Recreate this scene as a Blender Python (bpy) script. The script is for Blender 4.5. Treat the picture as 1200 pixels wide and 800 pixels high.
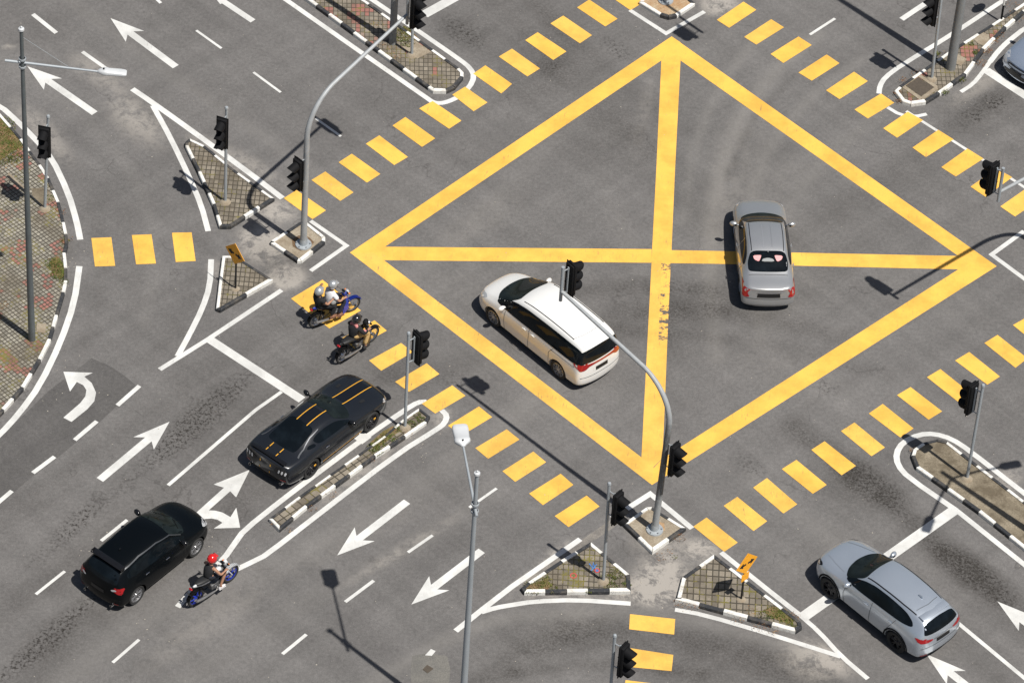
import bpy, bmesh, math, random
from mathutils import Vector, Matrix
from mathutils.bvhtree import BVHTree
random.seed(7)
for o in list(bpy.data.objects): bpy.data.objects.remove(o)
SC = bpy.context.scene
C = SC.collection
R = math.radians
# ------------------------------------------------------------------ camera
CAMH, FPX, PITCH, ROLL, CY = 108.5, 6033.0, R(44.06), R(4.21), 112.12
cp, sp, cr, sr = math.cos(PITCH), math.sin(PITCH), math.cos(ROLL), math.sin(ROLL)
FW = Vector((0, cp, -sp)); UP0 = Vector((0, sp, cp)); RT0 = Vector((1, 0, 0))
RT = RT0*cr + UP0*sr; UP = -RT0*sr + UP0*cr
CAM = Vector((0, -CY, CAMH))
cd = bpy.data.cameras.new('camera'); cam = bpy.data.objects.new('camera', cd); C.objects.link(cam)
M3 = Matrix((RT, UP, -FW)).transposed(); cam.matrix_world = Matrix.Translation(CAM) @ M3.to_4x4()
cd.sensor_width = 36; cd.lens = 36*FPX/1200; cd.clip_end = 3000; cd.clip_start = 1
SC.camera = cam
# ------------------------------------------------------------------ light
SUN_EL, SUN_AZ = R(63.3), R(139.5-180)
w = bpy.data.worlds.new('World'); SC.world = w; w.use_nodes = True
nt = w.node_tree; bg = nt.nodes['Background']; sky = nt.nodes.new('ShaderNodeTexSky')
sky.sky_type = 'NISHITA'; sky.sun_disc = False; sky.sun_elevation = SUN_EL; sky.sun_rotation = math.pi/2-SUN_AZ
sky.air_density = 1.2; sky.dust_density = 2.0
nt.links.new(sky.outputs[0], bg.inputs[0]); bg.inputs[1].default_value = 0.05
sd = bpy.data.lights.new('sun', 'SUN'); sun = bpy.data.objects.new('sun', sd); C.objects.link(sun)
sd.energy = 5.0; sd.angle = R(0.55); sd.color = (1, .962, .90)
dS = Vector((math.cos(SUN_EL)*math.cos(SUN_AZ), math.cos(SUN_EL)*math.sin(SUN_AZ), math.sin(SUN_EL)))
sun.rotation_euler = dS.to_track_quat('Z', 'Y').to_euler(); sun.location = (30, -30, 60)
SC.view_settings.view_transform = 'Standard'; SC.view_settings.look = 'None'
SC.view_settings.exposure = 0.08; SC.view_settings.gamma = 1
SC.view_settings.use_curve_mapping = False
SC.render.film_transparent = False

# ------------------------------------------------------------------ helpers
def G(px, py, z=0.0):
    d = FW + RT*((px-600)/FPX) - UP*((py-400)/FPX)
    t = (CAMH-z)/(-d.z); p = CAM + d*t; return Vector((p.x, p.y, z))
def GH(base, top):                       # height of a roughly vertical pole from its foot and tip in the photo
    b = G(*base); best = min(((lambda v: (v[0]-top[1])**2)(PJ(b+Vector((0, 0, .02*k)))), .02*k) for k in range(800)); return best[1]
def PJ(p):
    v = p-CAM; z = v.dot(FW); return (400-FPX*v.dot(UP)/z, 600+FPX*v.dot(RT)/z)
def T(c, r, pts, s=4.0, ox=None, oy=None):
    ox = 300*c if ox is None else ox; oy = 200*r if oy is None else oy
    return [(ox+x/s, oy+y/s) for x, y in pts]
def GP(pts, z=0): return [G(x, y, z) for x, y in pts]

def link(o, parent=None):
    C.objects.link(o)
    if parent: o.parent = parent
    return o
def mesh(name, verts, faces, mats, parent=None, smooth=True, midx=None, angle=None):
    me = bpy.data.meshes.new(name); me.from_pydata([tuple(v) for v in verts], [], faces); me.update()
    for m in (mats if isinstance(mats, (list, tuple)) else [mats]): me.materials.append(m)
    if midx: me.polygons.foreach_set('material_index', midx)
    if smooth:
        me.polygons.foreach_set('use_smooth', [True]*len(me.polygons))
        if angle: me.set_sharp_from_angle(angle=R(angle))
    return link(bpy.data.objects.new(name, me), parent)
def frombm(name, bm, mats, parent=None, smooth=True, angle=40):
    me = bpy.data.meshes.new(name); bm.to_mesh(me); bm.free()
    for m in (mats if isinstance(mats, (list, tuple)) else [mats]): me.materials.append(m)
    if smooth:
        me.polygons.foreach_set('use_smooth', [True]*len(me.polygons)); me.set_sharp_from_angle(angle=R(angle))
    return link(bpy.data.objects.new(name, me), parent)
def thing(name, label, cat, loc, rz=0, group=None):
    o = bpy.data.objects.new(name, None); C.objects.link(o); o.empty_display_size = .2
    o.location = loc; o.rotation_euler = (0, 0, rz); o['label'] = label; o['category'] = cat
    if group: o['group'] = group
    return o
def tag(o, label=None, cat=None, group=None, kind=None):
    if label: o['label'] = label
    if cat: o['category'] = cat
    if group: o['group'] = group
    if kind: o['kind'] = kind
    return o
def frame(d):
    d = d.normalized(); a = Vector((0, 0, 1)) if abs(d.z) < .9 else Vector((1, 0, 0))
    u = d.cross(a).normalized(); return u, d.cross(u).normalized()
def bm_tube(bm, pts, rad, n=10, cap=True):
    pts = [Vector(p) for p in pts]; rads = rad if isinstance(rad, (list, tuple)) else [rad]*len(pts)
    rings = []; u = None
    for i, p in enumerate(pts):
        d = (pts[min(i+1, len(pts)-1)]-pts[max(i-1, 0)]).normalized()
        if u is None: u, v = frame(d)
        else:
            u = (u-d*u.dot(d)).normalized(); v = d.cross(u)
        rings.append([bm.verts.new(p+(u*math.cos(a)+v*math.sin(a))*rads[i]) for a in [2*math.pi*k/n for k in range(n)]])
    for a, b in zip(rings, rings[1:]):
        for k in range(n): bm.faces.new((a[k], a[(k+1) % n], b[(k+1) % n], b[k]))
    if cap: bm.faces.new(rings[0][::-1]); bm.faces.new(rings[-1])
    bmesh.ops.recalc_face_normals(bm, faces=bm.faces[:])
def tube(name, pts, rad, mat, parent=None, n=10):
    bm = bmesh.new(); bm_tube(bm, pts, rad, n); return frombm(name, bm, mat, parent)
def bm_box(bm, c, s, rot=None, bev=0.0, seg=2):
    b2 = bmesh.new(); bmesh.ops.create_cube(b2, size=1)
    bmesh.ops.scale(b2, vec=s, verts=b2.verts)
    if bev: bmesh.ops.bevel(b2, geom=b2.edges[:], offset=bev, segments=seg, affect='EDGES', profile=.5)
    m = Matrix.Translation(c) @ (rot.to_4x4() if rot is not None else Matrix())
    bmesh.ops.transform(b2, matrix=m, verts=b2.verts)
    me = bpy.data.meshes.new('tmp'); b2.to_mesh(me); b2.free(); bm.from_mesh(me); bpy.data.meshes.remove(me)
def box(name, c, s, mat, parent=None, rot=None, bev=0.0):
    bm = bmesh.new(); bm_box(bm, c, s, rot, bev); return frombm(name, bm, mat, parent)
def bm_ball(bm, c, s, rot=None, u=16, v=10):
    b2 = bmesh.new(); bmesh.ops.create_uvsphere(b2, u_segments=u, v_segments=v, radius=1)
    bmesh.ops.scale(b2, vec=s, verts=b2.verts)
    m = Matrix.Translation(c) @ (rot.to_4x4() if rot is not None else Matrix())
    bmesh.ops.transform(b2, matrix=m, verts=b2.verts)
    me = bpy.data.meshes.new('tmp'); b2.to_mesh(me); b2.free(); bm.from_mesh(me); bpy.data.meshes.remove(me)
def ball(name, c, s, mat, parent=None, rot=None):
    bm = bmesh.new(); bm_ball(bm, c, s, rot); return frombm(name, bm, mat, parent)
def bm_lathe(bm, prof, axis_o, axis_d, n=28, closed=False):
    """prof: list of (r, t) along axis_d"""
    u, v = frame(Vector(axis_d)); d = Vector(axis_d).normalized(); o = Vector(axis_o); rings = []
    for r, t in prof:
        rings.append([bm.verts.new(o+d*t+(u*math.cos(2*math.pi*k/n)+v*math.sin(2*math.pi*k/n))*max(r, 1e-4)) for k in range(n)])
    pr = list(zip(rings, rings[1:])) + ([(rings[-1], rings[0])] if closed else [])
    for a, b in pr:
        for k in range(n): bm.faces.new((a[k], a[(k+1) % n], b[(k+1) % n], b[k]))
    bmesh.ops.recalc_face_normals(bm, faces=bm.faces[:])

def safe_tri(bm, f):
    from mathutils.geometry import tessellate_polygon
    vs = list(f.verts); tris = tessellate_polygon([[v.co.copy() for v in vs]]); bm.faces.remove(f)
    for t in tris:
        q = bm.faces.new([vs[i] for i in t]); q.normal_update()
        if q.normal.z < 0: q.normal_flip()
# ------------------------------------------------------------------ materials
class N:
    def __init__(s, name):
        s.m = bpy.data.materials.new(name); s.m.use_nodes = True; s.t = s.m.node_tree
        s.p = s.t.nodes['Principled BSDF']; s._c = None
    def n(s, ty, **k):
        x = s.t.nodes.new(ty)
        for a, b in k.items(): setattr(x, a, b)
        return x
    def l(s, a, b): s.t.links.new(a, b)
    def co(s):
        if not s._c: s._c = s.n('ShaderNodeTexCoord').outputs['Object']
        return s._c
    def mapping(s, scale=(1, 1, 1), rot=0, loc=(0, 0, 0), vt='POINT', src=None):
        if rot and vt == 'POINT': vt = 'TEXTURE'; rot = -rot; scale = tuple(1/c for c in scale)     # turn first, then scale
        m = s.n('ShaderNodeMapping', vector_type=vt); s.l(src or s.co(), m.inputs[0])
        m.inputs['Location'].default_value = loc; m.inputs['Rotation'].default_value = (0, 0, rot); m.inputs['Scale'].default_value = scale
        return m.outputs[0]
    def noise(s, scale, detail=3, rough=.6, vec=None, dist=0):
        x = s.n('ShaderNodeTexNoise'); s.l(vec or s.co(), x.inputs['Vector'])
        x.inputs['Scale'].default_value = scale; x.inputs['Detail'].default_value = detail
        x.inputs['Roughness'].default_value = rough; x.inputs['Distortion'].default_value = dist
        return x.outputs['Fac']
    def ramp(s, fac, stops, interp='LINEAR'):
        x = s.n('ShaderNodeValToRGB'); s.l(fac, x.inputs[0]); cr_ = x.color_ramp; cr_.interpolation = interp
        while len(cr_.elements) < len(stops): cr_.elements.new(.5)
        for e, (p, c) in zip(cr_.elements, stops):
            e.position = p; e.color = (c if isinstance(c, tuple) else (c, c, c))+(1,)
        return x.outputs[0]
    def math(s, op, a, b=None, clamp=False):
        x = s.n('ShaderNodeMath', operation=op, use_clamp=clamp)
        for i, v in enumerate((a, b)):
            if v is None: continue
            if isinstance(v, (int, float)): x.inputs[i].default_value = v
            else: s.l(v, x.inputs[i])
        return x.outputs[0]
    def mix(s, fac, a, b, bt='MIX'):
        x = s.n('ShaderNodeMix', data_type='RGBA', blend_type=bt)
        for i, v in ((0, fac), (6, a), (7, b)):
            if isinstance(v, (int, float)): x.inputs[i].default_value = v
            elif isinstance(v, tuple): x.inputs[i].default_value = v+(1,)
            else: s.l(v, x.inputs[i])
        return x.outputs[2]
    def maprange(s, v, a, b, c, d, smooth=False):
        x = s.n('ShaderNodeMapRange', interpolation_type='SMOOTHSTEP' if smooth else 'LINEAR'); s.l(v, x.inputs[0])
        for i, q in enumerate((a, b, c, d)): x.inputs[i+1].default_value = q
        return x.outputs[0]
    def bump(s, h, dist=.01, strength=.5):
        x = s.n('ShaderNodeBump'); s.l(h, x.inputs['Height']); x.inputs['Distance'].default_value = dist; x.inputs['Strength'].default_value = strength
        s.l(x.outputs[0], s.p.inputs['Normal'])
    def set(s, base=None, rough=None, metal=None, **k):
        for key, v in (('Base Color', base), ('Roughness', rough), ('Metallic', metal)):
            if v is None: continue
            if isinstance(v, tuple): s.p.inputs[key].default_value = v+(1,)
            elif isinstance(v, (int, float)): s.p.inputs[key].default_value = v
            else: s.l(v, s.p.inputs[key])
        for a, b in k.items(): s.p.inputs[a.replace('_', ' ')].default_value = b
        return s.m

ASPH_OFFSET = (0, 0, 0)
def asphalt(name, base=.125, stains=(), tint=(1.0, .955, .925)):
    s = N(name)
    f1 = s.noise(38, 2, .7); f2 = s.noise(9, 3, .65); f3 = s.noise(.9, 4, .6); f4 = s.noise(.16, 3, .55)
    col = s.mix(f1, tuple(base*.50*t for t in tint), tuple(base*1.55*t for t in tint))
    col = s.mix(1, col, s.ramp(f2, [(.3, .84), (.7, 1.16)]), 'MULTIPLY')
    col = s.mix(1, col, s.ramp(f3, [(.3, .92), (.7, 1.07)]), 'MULTIPLY')
    col = s.mix(1, col, s.ramp(f4, [(.32, .91), (.68, 1.08)]), 'MULTIPLY')
    # streaks polished by tyres, along each road
    for ang in (R(47), R(137)):
        v = s.mapping(scale=(.12, 1.5, 1), rot=-ang)
        col = s.mix(1, col, s.ramp(s.noise(1, 3, .6, vec=v), [(.35, .93), (.65, 1.07)]), 'MULTIPLY')
    # pale loose chips and dark specks
    sp_ = s.noise(17, 1, .5); col = s.mix(s.ramp(sp_, [(.73, 0.), (.79, .35)]), col, (.36, .34, .31))
    v = s.n('ShaderNodeTexVoronoi'); s.l(s.co(), v.inputs['Vector']); v.inputs['Scale'].default_value = 1.6
    spk = s.math('MULTIPLY', s.ramp(v.outputs['Distance'], [(.0, 1.), (.075, 0.)]), s.ramp(s.noise(2.1, 2), [(.54, 0.), (.64, .5)]))
    col = s.mix(spk, col, (.028, .026, .025))
    # hair cracks
    dv = s.n('ShaderNodeVectorMath', operation='ADD'); nn = s.n('ShaderNodeTexNoise'); s.l(s.co(), nn.inputs['Vector']); nn.inputs['Scale'].default_value = 1.2; nn.inputs['Detail'].default_value = 4
    sc_ = s.n('ShaderNodeVectorMath', operation='SCALE'); s.l(nn.outputs['Color'], sc_.inputs[0]); sc_.inputs['Scale'].default_value = 1.3
    s.l(s.co(), dv.inputs[0]); s.l(sc_.outputs[0], dv.inputs[1])
    ve = s.n('ShaderNodeTexVoronoi', feature='DISTANCE_TO_EDGE'); s.l(dv.outputs[0], ve.inputs['Vector']); ve.inputs['Scale'].default_value = .17
    ck = s.math('MULTIPLY', s.ramp(ve.outputs['Distance'], [(.0, 1.), (.0045, 0.)]), s.ramp(s.noise(.33, 2), [(.50, 0.), (.60, .45)]))
    col = s.mix(ck, col, (.04, .037, .035))
    if stains:
        at = s.n('ShaderNodeVertexColor', layer_name='wear'); sep = s.n('ShaderNodeSeparateColor'); s.l(at.outputs['Color'], sep.inputs[0])
        gs = s.noise(9.5, 4, .85); gm = s.noise(1.1, 4, .7); gf = s.noise(14, 3, .75)
        gl = s.noise(1.9, 6, .78, dist=.3); lf = s.math('MULTIPLY', s.math('MULTIPLY', sep.outputs[2], s.ramp(gl, [(.40, .12), (.54, 1.)])), s.ramp(gf, [(.3, .7), (.6, 1.15)]), clamp=True)
        col = s.mix(lf, col, (.33, .305, .275))
        al = s.math('MULTIPLY', at.outputs['Alpha'], s.ramp(gf, [(.3, .75), (.6, 1.1)]), clamp=True); col = s.mix(al, col, (.27, .255, .235))
        ff = s.math('MULTIPLY', sep.outputs[1], s.math('MULTIPLY', s.ramp(gf, [(.38, .3), (.62, 1.)]), s.ramp(gm, [(.3, .4), (.7, 1.)])), clamp=True)
        col = s.mix(ff, col, (.042, .038, .034))
        sf = s.math('MULTIPLY', sep.outputs[0], s.ramp(gs, [(.5, 0.), (.6, 1.)]), clamp=True)
        col = s.mix(sf, col, (.028, .025, .022))
    rough = s.ramp(f2, [(.3, .78), (.7, .95)])
    s.set(base=col, rough=rough, Specular_IOR_Level=.3)
    h = s.math('ADD', f1, s.math('MULTIPLY', f2, .6)); s.bump(h, .012, .5)
    return s.m

DK = (.035, .032, .03); LT = (.36, .335, .305); MD = (.21, .2, .185)
STAINS = [
 ((300,430),(165,555),.75,DK,.95,'spot'), ((290,445),(190,530),1.0,DK,.45,'fine'), ((118,580),(60,640),.5,DK,.5,'spot'),
 ((112,700),(0,797),.55,DK,.85,'spot'), ((95,712),(10,790),.9,DK,.45,'mass'), ((285,560),(240,620),.8,DK,.45,'fine'),
 ((985,535),(1062,600),.8,DK,.95,'spot'), ((990,540),(1060,600),1.1,DK,.4,'fine'), ((1085,632),(1200,712),.62,DK,1.3,'spot'), ((1080,630),(1200,712),.9,(.06,.05,.042),.7,'fine'),
 ((1170,118),(1160,122),.6,DK,1.1,'spot'), ((1140,135),(1144,136),.5,DK,1.0,'spot'), ((1110,150),(1190,110),1.6,DK,.35,'fine'),
 ((515,20),(570,58),.8,DK,.7,'spot'), ((505,10),(600,75),1.3,DK,.3,'fine'), ((705,42),(740,75),.5,DK,.6,'spot'), ((620,0),(700,60),.9,DK,.35,'fine'),
 ((700,350),(900,372),1.2,DK,.5,'fine'), ((720,328),(880,345),.5,DK,.4,'spot'), ((690,380),(880,420),1.2,DK,.3,'mass'),
 ((415,450),(520,420),.8,DK,.6,'fine'), ((505,430),(560,460),.7,DK,.35,'spot'), ((560,745),(760,735),1.3,DK,.4,'fine'), ((700,770),(980,790),1.6,DK,.4,'mass'),
 ((590,120),(650,80),1.5,DK,.4,'mass'), ((620,50),(680,90),1.2,DK,.35,'fine'), ((330,180),(480,100),1.6,DK,.15,'mass'), ((630,140),(745,180),2.4,DK,.3,'mass'),
 ((960,545),(1010,590),1.2,DK,.4,'mass'), ((860,530),(900,560),.5,DK,.5,'spot'), ((960,450),(980,460),.4,DK,.6,'spot'), ((80,60),(0,10),1.5,DK,.22,'mass'),
 ((40,290),(88,300),.8,DK,.5,'mass'), ((150,230),(160,420),.7,DK,.2,'fine'), ((20,70),(300,260),.7,DK,.14,'fine'), ((100,10),(330,170),.6,DK,.14,'fine'),
 ((318,305),(298,268),1.1,LT,1.0,'mass'), ((330,318),(345,330),.8,LT,.9,'mass'), ((285,290),(320,318),1.2,DK,.35,'mass'), ((345,320),(320,330),.6,LT,.8,'mass'), ((345,250),(300,245),.8,LT,.7,'mass'), ((330,322),(350,300),1.2,DK,.4,'mass'),
 ((765,660),(790,695),1.2,LT,1.0,'mass'), ((755,690),(800,700),.8,LT,.6,'mass'), ((810,640),(835,650),.7,LT,.85,'mass'), ((760,620),(790,645),1.3,LT,.4,'mass'), ((720,690),(780,700),.8,LT,.5,'mass'), ((725,640),(760,660),.8,DK,.3,'mass'),
 ((690,628),(625,672),.45,LT,.75,'mass'), ((600,690),(640,665),.3,LT,.6,'mass'),
 ((130,105),(190,175),1.0,LT,.45,'mass'), ((80,60),(150,110),.7,LT,.35,'mass'), ((295,215),(215,150),.5,LT,.5,'mass'), ((255,165),(350,230),.4,LT,.4,'mass'),
 ((150,795),(330,670),.8,LT,.15,'mass'), ((330,600),(560,470),.6,MD,.3,'mass'), ((290,690),(560,560),.7,LT,.08,'mass'), ((380,700),(560,590),.3,LT,.3,'mass'),
 ((900,90),(820,290),1.2,LT,.08,'mass'), ((1000,160),(860,240),1.0,LT,.05,'mass'), ((860,190),(830,330),.7,LT,.08,'mass'), ((770,60),(740,200),.35,LT,.15,'fine'), ((700,190),(760,360),.6,LT,.05,'mass'),
 ((825,8),(860,2),.9,LT,.75,'mass'), ((1100,135),(1200,60),.5,LT,.4,'mass'), ((620,220),(500,300),.9,LT,.08,'mass'), ((920,760),(980,790),1.0,LT,.7,'mass'), ((940,745),(1010,800),.5,LT,.4,'mass'), ((1150,590),(1200,545),.6,LT,.5,'mass'),
 ((560,700),(840,690),.5,LT,.35,'mass'), ((620,740),(740,705),.8,LT,.12,'mass'), ((1000,300),(1160,380),1.6,LT,.05,'mass'), ((850,400),(1010,480),1.5,LT,.06,'mass'), ((10,110),(90,200),.6,LT,.4,'mass'), ((20,60),(0,50),.15,LT,.5,'fine'),
 ((255,300),(250,330),.4,LT,.3,'mass'), ((600,330),(450,330),1.5,LT,.05,'mass'), ((0,610),(60,560),1.0,DK,.15,'fine'),
 ((515,480),(525,500),.5,LT,.45,'mass'), ((500,500),(330,625),.25,LT,.3,'mass'),
]
M_ASPH = asphalt('asphalt', .132, STAINS)
M_PATCH = asphalt('asphalt_repair', .092)
def m_paint(name, col, dirt, worn=.5, rough=.55):
    s = N(name); a = s.noise(3.2, 4, .65); b = s.noise(26, 2, .7); c = s.noise(1.1, 3, .6)
    co = s.mix(s.ramp(a, [(.35, 0.), (.75, .3)]), col, dirt)
    co = s.mix(s.ramp(b, [(.35, .16), (.6, 0.)]), co, dirt)
    co = s.mix(1, co, s.ramp(s.noise(.8, 4, .65, vec=s.mapping(loc=(3, 9, 0))), [(.35, .80), (.6, 1.04)]), 'MULTIPLY')
    wv = s.mapping(scale=(.5, 3, 1), rot=-R(88)); wn = s.noise(5, 4, .7, vec=wv)
    co = s.mix(s.math('MULTIPLY', s.ramp(wn, [(.58, 0.), (.72, worn)]), s.ramp(c, [(.45, 0.), (.6, 1.)])), co, (.12, .11, .10))
    s.set(base=co, rough=rough, Specular_IOR_Level=.3); s.bump(b, .004, .3); return s.m
M_WHITE = m_paint('white_road_paint', (.66, .66, .64), (.46, .445, .41), .5)
M_YEL = m_paint('yellow_road_paint', (.87, .485, .085), (.58, .36, .09), .7)
M_YELW = m_paint('worn_yellow_road_paint', (.85, .485, .095), (.46, .32, .09), 1.0)
def m_worn():
    s = N('heavily_worn_yellow_paint'); v = s.mapping(scale=(5, 1.2, 1), rot=-R(40)); a = s.noise(3.0, 5, .85, vec=s.mapping(scale=(1, 1.4, 1)), dist=.4); b = s.noise(.6, 2, .5)
    f = s.math('ADD', a, s.math('MULTIPLY', b, .5)); co = s.mix(s.ramp(f, [(.72, 0.), (.79, 1.)]), (.85, .47, .085), (.095, .09, .084))
    return s.set(base=co, rough=.7)
M_WORN = m_worn()
def m_kerb(name, col, chip):
    s = N(name); a = s.noise(11, 4, .7); b = s.noise(3, 3, .6)
    co = s.mix(s.ramp(a, [(.55, 0.), (.68, .75)]), col, chip); co = s.mix(s.ramp(b, [(.5, 0.), (.8, .45)]), co, (.25, .21, .16))
    s.set(base=co, rough=.75); s.bump(a, .01, .4); return s.m
M_KW = m_kerb('white_kerb_paint', (.72, .71, .67), (.36, .32, .27)); M_KB = m_kerb('black_kerb_paint', (.026, .028, .032), (.10, .095, .09))
def m_pave(name, rot, px_, py_, base=(.215, .186, .145), red=0.0, moss=.3, joint=.05, mscale=.9, jw=.11, dirt=(.085, .068, .045)):
    s = N(name); v = s.mapping(scale=(1/px_, 1/py_, 1), rot=-rot)
    sep = s.n('ShaderNodeSeparateXYZ'); s.l(v, sep.inputs[0])
    pa = s.math('PINGPONG', sep.outputs[0], .5); pb = s.math('PINGPONG', sep.outputs[1], .5)
    d = s.math('MINIMUM', pa, pb); jm = s.ramp(d, [(jw*.5, 1.), (jw, 0.)])
    fl = s.n('ShaderNodeVectorMath', operation='FLOOR'); s.l(v, fl.inputs[0])
    wn = s.n('ShaderNodeTexWhiteNoise', noise_dimensions='2D'); s.l(fl.outputs[0], wn.inputs['Vector'])
    co = s.mix(wn.outputs['Value'], tuple(c*.72 for c in base), tuple(min(1, c*1.32) for c in base))
    co = s.mix(s.ramp(s.noise(30, 2, .7), [(.35, .35), (.6, 0.)]), co, tuple(c*.5 for c in base))
    if red:
        cl = s.noise(.17, 1, .5, vec=fl.outputs[0]); rm = s.math('MULTIPLY', s.ramp(cl, [(.62-red*.1, 0.), (.63-red*.1, 1.)]), s.ramp(wn.outputs['Value'], [(.28, 0.), (.3, .9)]))
        co = s.mix(rm, co, s.mix(s.noise(6, 2), (.24, .085, .07), (.36, .16, .13)))
    co = s.mix(jm, co, (joint, joint*.85, joint*.62))
    m1 = s.noise(mscale, 5, .72); co = s.mix(s.ramp(m1, [(.47, 0.), (.62, .55)]), co, dirt)
    m2 = s.noise(mscale*1.7, 5, .75, vec=s.mapping(loc=(13, 4, 0))); m2 = s.math('ADD', m2, s.math('MULTIPLY', jm, .10))
    co = s.mix(s.ramp(m2, [(.68-moss*.2, 0.), (.74-moss*.2, .85)]), co, s.mix(s.noise(8, 3), (.085, .11, .015), (.26, .19, .05)))
    s.set(base=co, rough=.9); s.bump(s.math('ADD', s.math('MULTIPLY', jm, -1), s.noise(40, 2)), .012, .6); return s.m
M_PAV = m_pave('small_square_pavers', R(0), .186, .262, moss=.05, jw=.12)
M_PAVM = m_pave('mossy_square_pavers', R(0), .180, .25, moss=.36, jw=.12)
M_PAVN = m_pave('weedy_square_pavers', R(1), .150, .21, moss=.5, jw=.12)
M_PAVA = m_pave('fine_square_pavers', R(0), .148, .205, moss=.12, jw=.12)
M_PAVD = m_pave('diamond_pavers', R(47), .25, .25, moss=.28, jw=.10)
M_PAVR = m_pave('square_pavers_with_red', R(4), .145, .20, moss=.3, red=.42, jw=.1)
M_PAVL = m_pave('pavement_of_small_pavers', R(45), .128, .128, base=(.27, .25, .205), moss=.33, red=.55, joint=.05, mscale=.6, jw=.15)
def m_leaf0(name, a, b, c):
    s = N(name); f = s.noise(3.0, 4, .75); g = s.noise(14, 3, .75); co = s.mix(s.ramp(f, [(.4, 0.), (.58, 1.)]), a, b); co = s.mix(s.ramp(g, [(.5, 0.), (.6, .75)]), co, c)
    co = s.mix(s.ramp(s.noise(40, 2, .7), [(.4, .5), (.6, 0.)]), co, (.05, .045, .03)); s.bump(g, .03, .8); return s.set(base=co, rough=.95)
def m_conc(name, base, dark, sc=2.2):
    s = N(name); a = s.noise(sc, 5, .7); b = s.noise(22, 3, .7)
    co = s.mix(s.ramp(a, [(.38, 0.), (.62, 1.)]), base, dark); co = s.mix(s.ramp(b, [(.35, .5), (.6, 0.)]), co, tuple(c*.6 for c in dark))
    s.set(base=co, rough=.9); s.bump(b, .01, .5); return s.m
M_CONC = m_conc('plain_concrete', (.36, .31, .235), (.25, .20, .14)); M_SOIL = m_conc('stained_concrete_and_soil', (.30, .255, .185), (.125, .10, .066), 1.1)
M_RUST = m_conc('rust_stained_concrete', (.45, .36, .24), (.36, .20, .09), 1.8)
M_RSTAIN = m_conc('dark_rust_stain', (.20, .12, .06), (.10, .065, .04), 3.0)
M_CSTRIP = m_conc('pale_cement_strip', (.27, .245, .215), (.16, .148, .135), 2.0)
M_CPATCH = m_conc('grey_cement_patch', (.19, .18, .16), (.135, .13, .12), 1.3)
def simple(name, col, rough=.5, metal=0.0, var=.15, scale=9, **k):
    s = N(name); a = s.noise(scale, 3, .6); co = s.mix(a, tuple(c*(1-var) for c in col), tuple(min(1, c*(1+var)) for c in col))
    return s.set(base=co, rough=rough, metal=metal, **k)
def m_galv():
    s = N('galvanised_steel'); a = s.noise(3, 4, .7, vec=s.mapping(scale=(1, 1, .35))); b = s.noise(30, 2, .6)
    co = s.mix(a, (.27, .30, .325), (.46, .49, .51)); co = s.mix(s.ramp(b, [(.6, 0.), (.75, .3)]), co, (.2, .19, .17))
    return s.set(base=co, rough=.5, metal=.25)
M_GALV = m_galv()
def m_tarpole():
    s = N('weathered_mast_steel'); g = s.n('ShaderNodeSeparateXYZ'); s.l(s.co(), g.inputs[0])
    a = s.noise(4, 4, .7, vec=s.mapping(scale=(2, 2, .6))); co = s.mix(a, (.26, .275, .285), (.42, .435, .44))
    z = s.math('ADD', g.outputs[2], s.math('MULTIPLY', s.noise(5, 3, .7), 1.0))
    band = s.ramp(s.maprange(z, 0, 8, 0, 1), [(.20, 0.), (.26, .75), (.56, .75), (.64, 0.)])
    co = s.mix(s.math('MULTIPLY', band, s.ramp(s.noise(7, 4, .8, vec=s.mapping(scale=(3, 3, .4))), [(.36, 0.), (.46, 1.)])), co, (.05, .05, .05))
    return s.set(base=co, rough=.6, metal=.1)
M_MAST = m_tarpole()
M_MASTC = simple('pale_mast_steel', (.36, .375, .385), .55, .15, .25, 3)
M_DPOLE = simple('dark_grey_pole_paint', (.115, .13, .135), .5, .2, .25, 4)
M_BLACK = simple('black_plastic', (.006, .006, .007), .75, 0, .2, 9, Specular_IOR_Level=.2)
M_BLACKG = simple('glossy_black_plastic', (.008, .008, .009), .15, 0, .1)
M_LENS = simple('unlit_signal_lens', (.03, .02, .02), .15)
M_SIGN = simple('amber_sign_face', (.95, .40, .015), .5, 0, .12, 5)
M_SIGNB = simple('sign_black', (.01, .01, .01), .6)
M_SIGNK = simple('sign_back_metal', (.2, .2, .2), .5, .5)
M_LAMP = simple('lamp_housing_grey', (.56, .575, .585), .45, .1, .08, 3)
M_RUBBER = simple('tyre_rubber', (.022, .022, .022), .85)
M_RIM = simple('alloy_rim', (.42, .42, .43), .35, .85)
M_RIMD = simple('dark_alloy_rim', (.045, .045, .05), .35, .8)
M_CHROME = simple('chrome', (.75, .75, .77), .18, 1.0, .05)
M_RED = simple('red_lamp_plastic', (.30, .005, .008), .18, 0, .2, 14, Coat_Weight=.6)
M_CLEAR = simple('clear_lamp_plastic', (.55, .56, .58), .12, .3, .15, 20, Coat_Weight=.8)
M_AMB = simple('amber_lamp_plastic', (.85, .22, .02), .3)
def m_glass(name, col=(.004, .006, .008), a=.0):
    s = N(name); n_ = s.noise(2.5, 3, .6); co = s.mix(s.ramp(n_, [(.45, 0.), (.7, 1.)]), col, tuple(c*1.8 for c in col))
    return s.set(base=co, rough=.05, Specular_IOR_Level=.18)
M_GLASS = m_glass('tinted_glass'); M_GLASSW = m_glass('windscreen_glass', (.008, .011, .011))
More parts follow.
